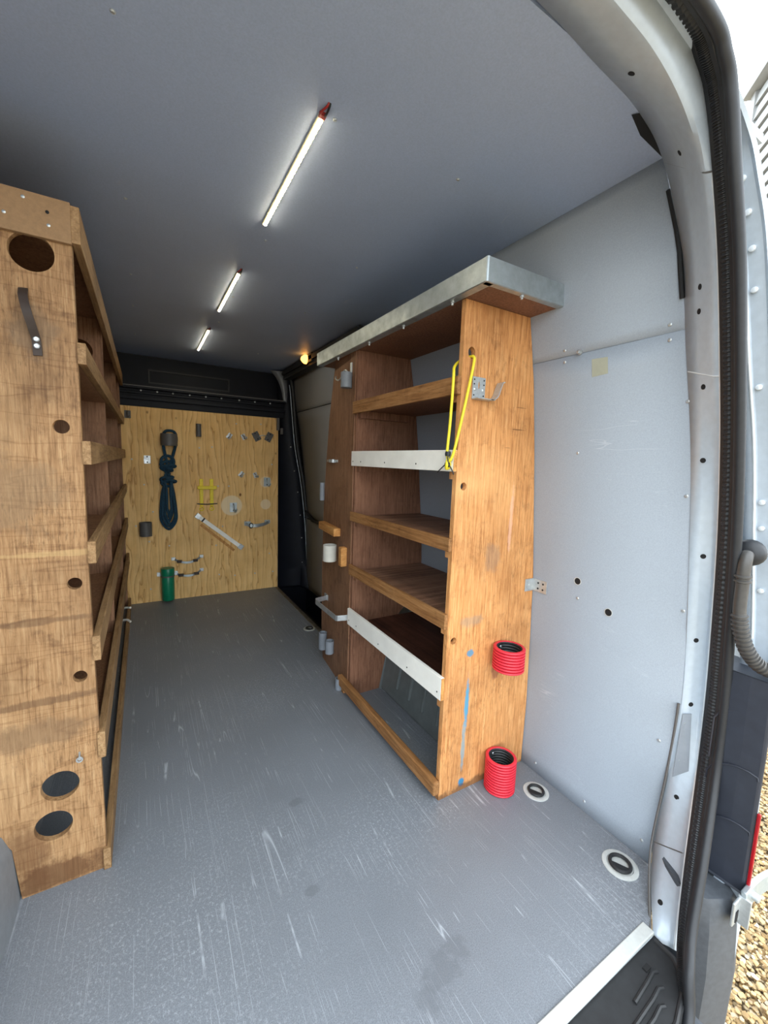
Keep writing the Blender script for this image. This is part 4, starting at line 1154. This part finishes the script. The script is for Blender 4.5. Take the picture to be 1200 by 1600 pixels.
for pts in ([(0.779, 0.962, 1.135), (0.774, 0.960, 1.125), (0.776, 0.958, 1.105), (0.784, 0.950, 1.085), (0.788, 0.945, 1.072)], [(0.776, 0.968, 1.102), (0.772, 0.975, 1.095), (0.780, 1.00, 1.085), (0.786, 1.02, 1.076)]):
    mk('wire_hook', tube(catmull(pts, 4), 0.0018, 6), 'black', bc, True)
for z in (1.132, 1.100):
    mk('hook_collar', lathe([(0.0075, 0), (0.0085, 0.005), (0.0085, 0.010), (0.0065, 0.014)], (0.7795, 0.9665, z - 0.007), 'Z', 12), 'black', bc, True)

def floor_ring(x, y, r, label, ang=0.5):
    t = empty('lashing_ring', (x, y, 0), label, 'lashing ring', 'lashing rings in the floor')
    mk('dish_rim', lathe([(r, 0.0), (r, 0.0025), (r * 0.93, 0.0035), (r * 0.74, 0.0030), (r * 0.70, 0.0006), (r * 0.70, 0.0)], (x, y, 0.0), 'Z', 32, True), 'alu', t, True)
    mk('dish', lathe([(r * 0.71, 0.0006), (r * 0.4, 0.0005), (0.001, 0.0005)], (x, y, 0.0), 'Z', 28), 'alu', t, True)
    cs, sn = math.cos(ang), math.sin(ang)
    rr_ = r * 0.56
    mk('ring', tube([(x + rr_ * math.cos(k * math.pi / 14), y + rr_ * math.sin(k * math.pi / 14), 0.006) for k in range(28)], r * 0.105, 8, True), 'black', t, True)
    pts = [(x + rr_ * 0.95 * math.cos(a) , y + rr_ * 0.95 * math.sin(a)) for a in [ang + math.pi * 0.55 + math.pi * 0.9 * k / 10 for k in range(11)]]
    mk('hinge_tongue', prism(pts, [], XY, 0.001, 0.006), 'black', t)
floor_ring(1.127, 0.826, 0.042, 'round lashing ring in the floor just behind the red corrugated tube')
floor_ring(1.124, 0.535, 0.046, 'round lashing ring in the floor by the door pillar')
floor_ring(0.908, 2.46, 0.038, 'round lashing ring in the floor by the side door step')

# ------------------------------------------------------------------ outside: gravel, cladded building
gr = mk('ground', box(-40, 40, -40, 40, -0.80, -0.68), 'ground')
tag(gr, 'tan gravel ground around the van', 'ground', kind='structure')
def pebbles():
    base = bpy.data.meshes.new('tmp')
    import bmesh
    bm = bmesh.new()
    bmesh.ops.create_icosphere(bm, subdivisions=1, radius=1.0)
    bv = [v.co.copy() for v in bm.verts]
    bf = [tuple(v.index for v in f.verts) for f in bm.faces]
    bm.free()
    V, F = [], []
    rnd = random.Random(3)
    for k in range(20000):
        x = rnd.uniform(1.40, 3.6); y = rnd.uniform(0.0, 1.5)
        s = rnd.uniform(0.0055, 0.0115)
        sx, sy, sz = s * rnd.uniform(0.8, 1.5), s * rnd.uniform(0.7, 1.2), s * rnd.uniform(0.5, 0.8)
        a = rnd.uniform(0, 6.28); ca, sa = math.cos(a), math.sin(a)
        z = -0.68 + rnd.uniform(0.0, 0.022)
        b = len(V)
        for v in bv:
            j = 1 + rnd.uniform(-0.12, 0.12)
            px, py, pz = v.x * sx * j, v.y * sy * j, v.z * sz * j
            V.append((x + px * ca - py * sa, y + px * sa + py * ca, z + pz))
        F += [tuple(i + b for i in f) for f in bf]
    return V, F
gv = mk('gravel', pebbles(), 'gravel', None, True)
tag(gv, 'loose tan and brown gravel stones beside the van', 'gravel', kind='stuff')

bd = empty('clad_building', (6.2, 2.4, -0.68), 'grey building clad in overlapping boards seen past the van roof', 'building')
d_ = Vector((0.73, 0.68, 0)).normalized()
nrm = Vector((0.68, -0.73, 0)).normalized() * -1
P0 = Vector((6.0, 2.36, 0))
def slab(s0, s1, z0, z1, t0, t1):
    vs = []
    for s in (s0, s1):
        for t_ in (t0, t1):
            for z in (z0, z1):
                p = P0 - d_ * s + nrm * t_
                vs.append((p.x, p.y, z))
    return vs, box(0, 1, 0, 1, 0, 1)[1]
mk('wall_core', slab(0.0, 2.4, -0.68, 5.35, -0.3, -0.02), 'cladding', bd)
zc = 3.2
while zc < 5.3:
    vs, fs = slab(0.0, 2.4, zc, zc + 0.125, -0.02, 0.02)
    vs = [(v[0] + (nrm.x * 0.02 if abs(v[2] - zc) < 1e-6 else 0), v[1] + (nrm.y * 0.02 if abs(v[2] - zc) < 1e-6 else 0), v[2]) for v in vs]
    mk('cladding_board', (vs, fs), 'cladding', bd)
    zc += 0.15
mk('corner_post', slab(-0.06, 0.03, -0.68, 5.4, -0.3, 0.05), 'cladding', bd)
mk('eaves_board', slab(-0.1, 2.4, 5.3, 5.45, -0.4, 0.12), 'cladding', bd)
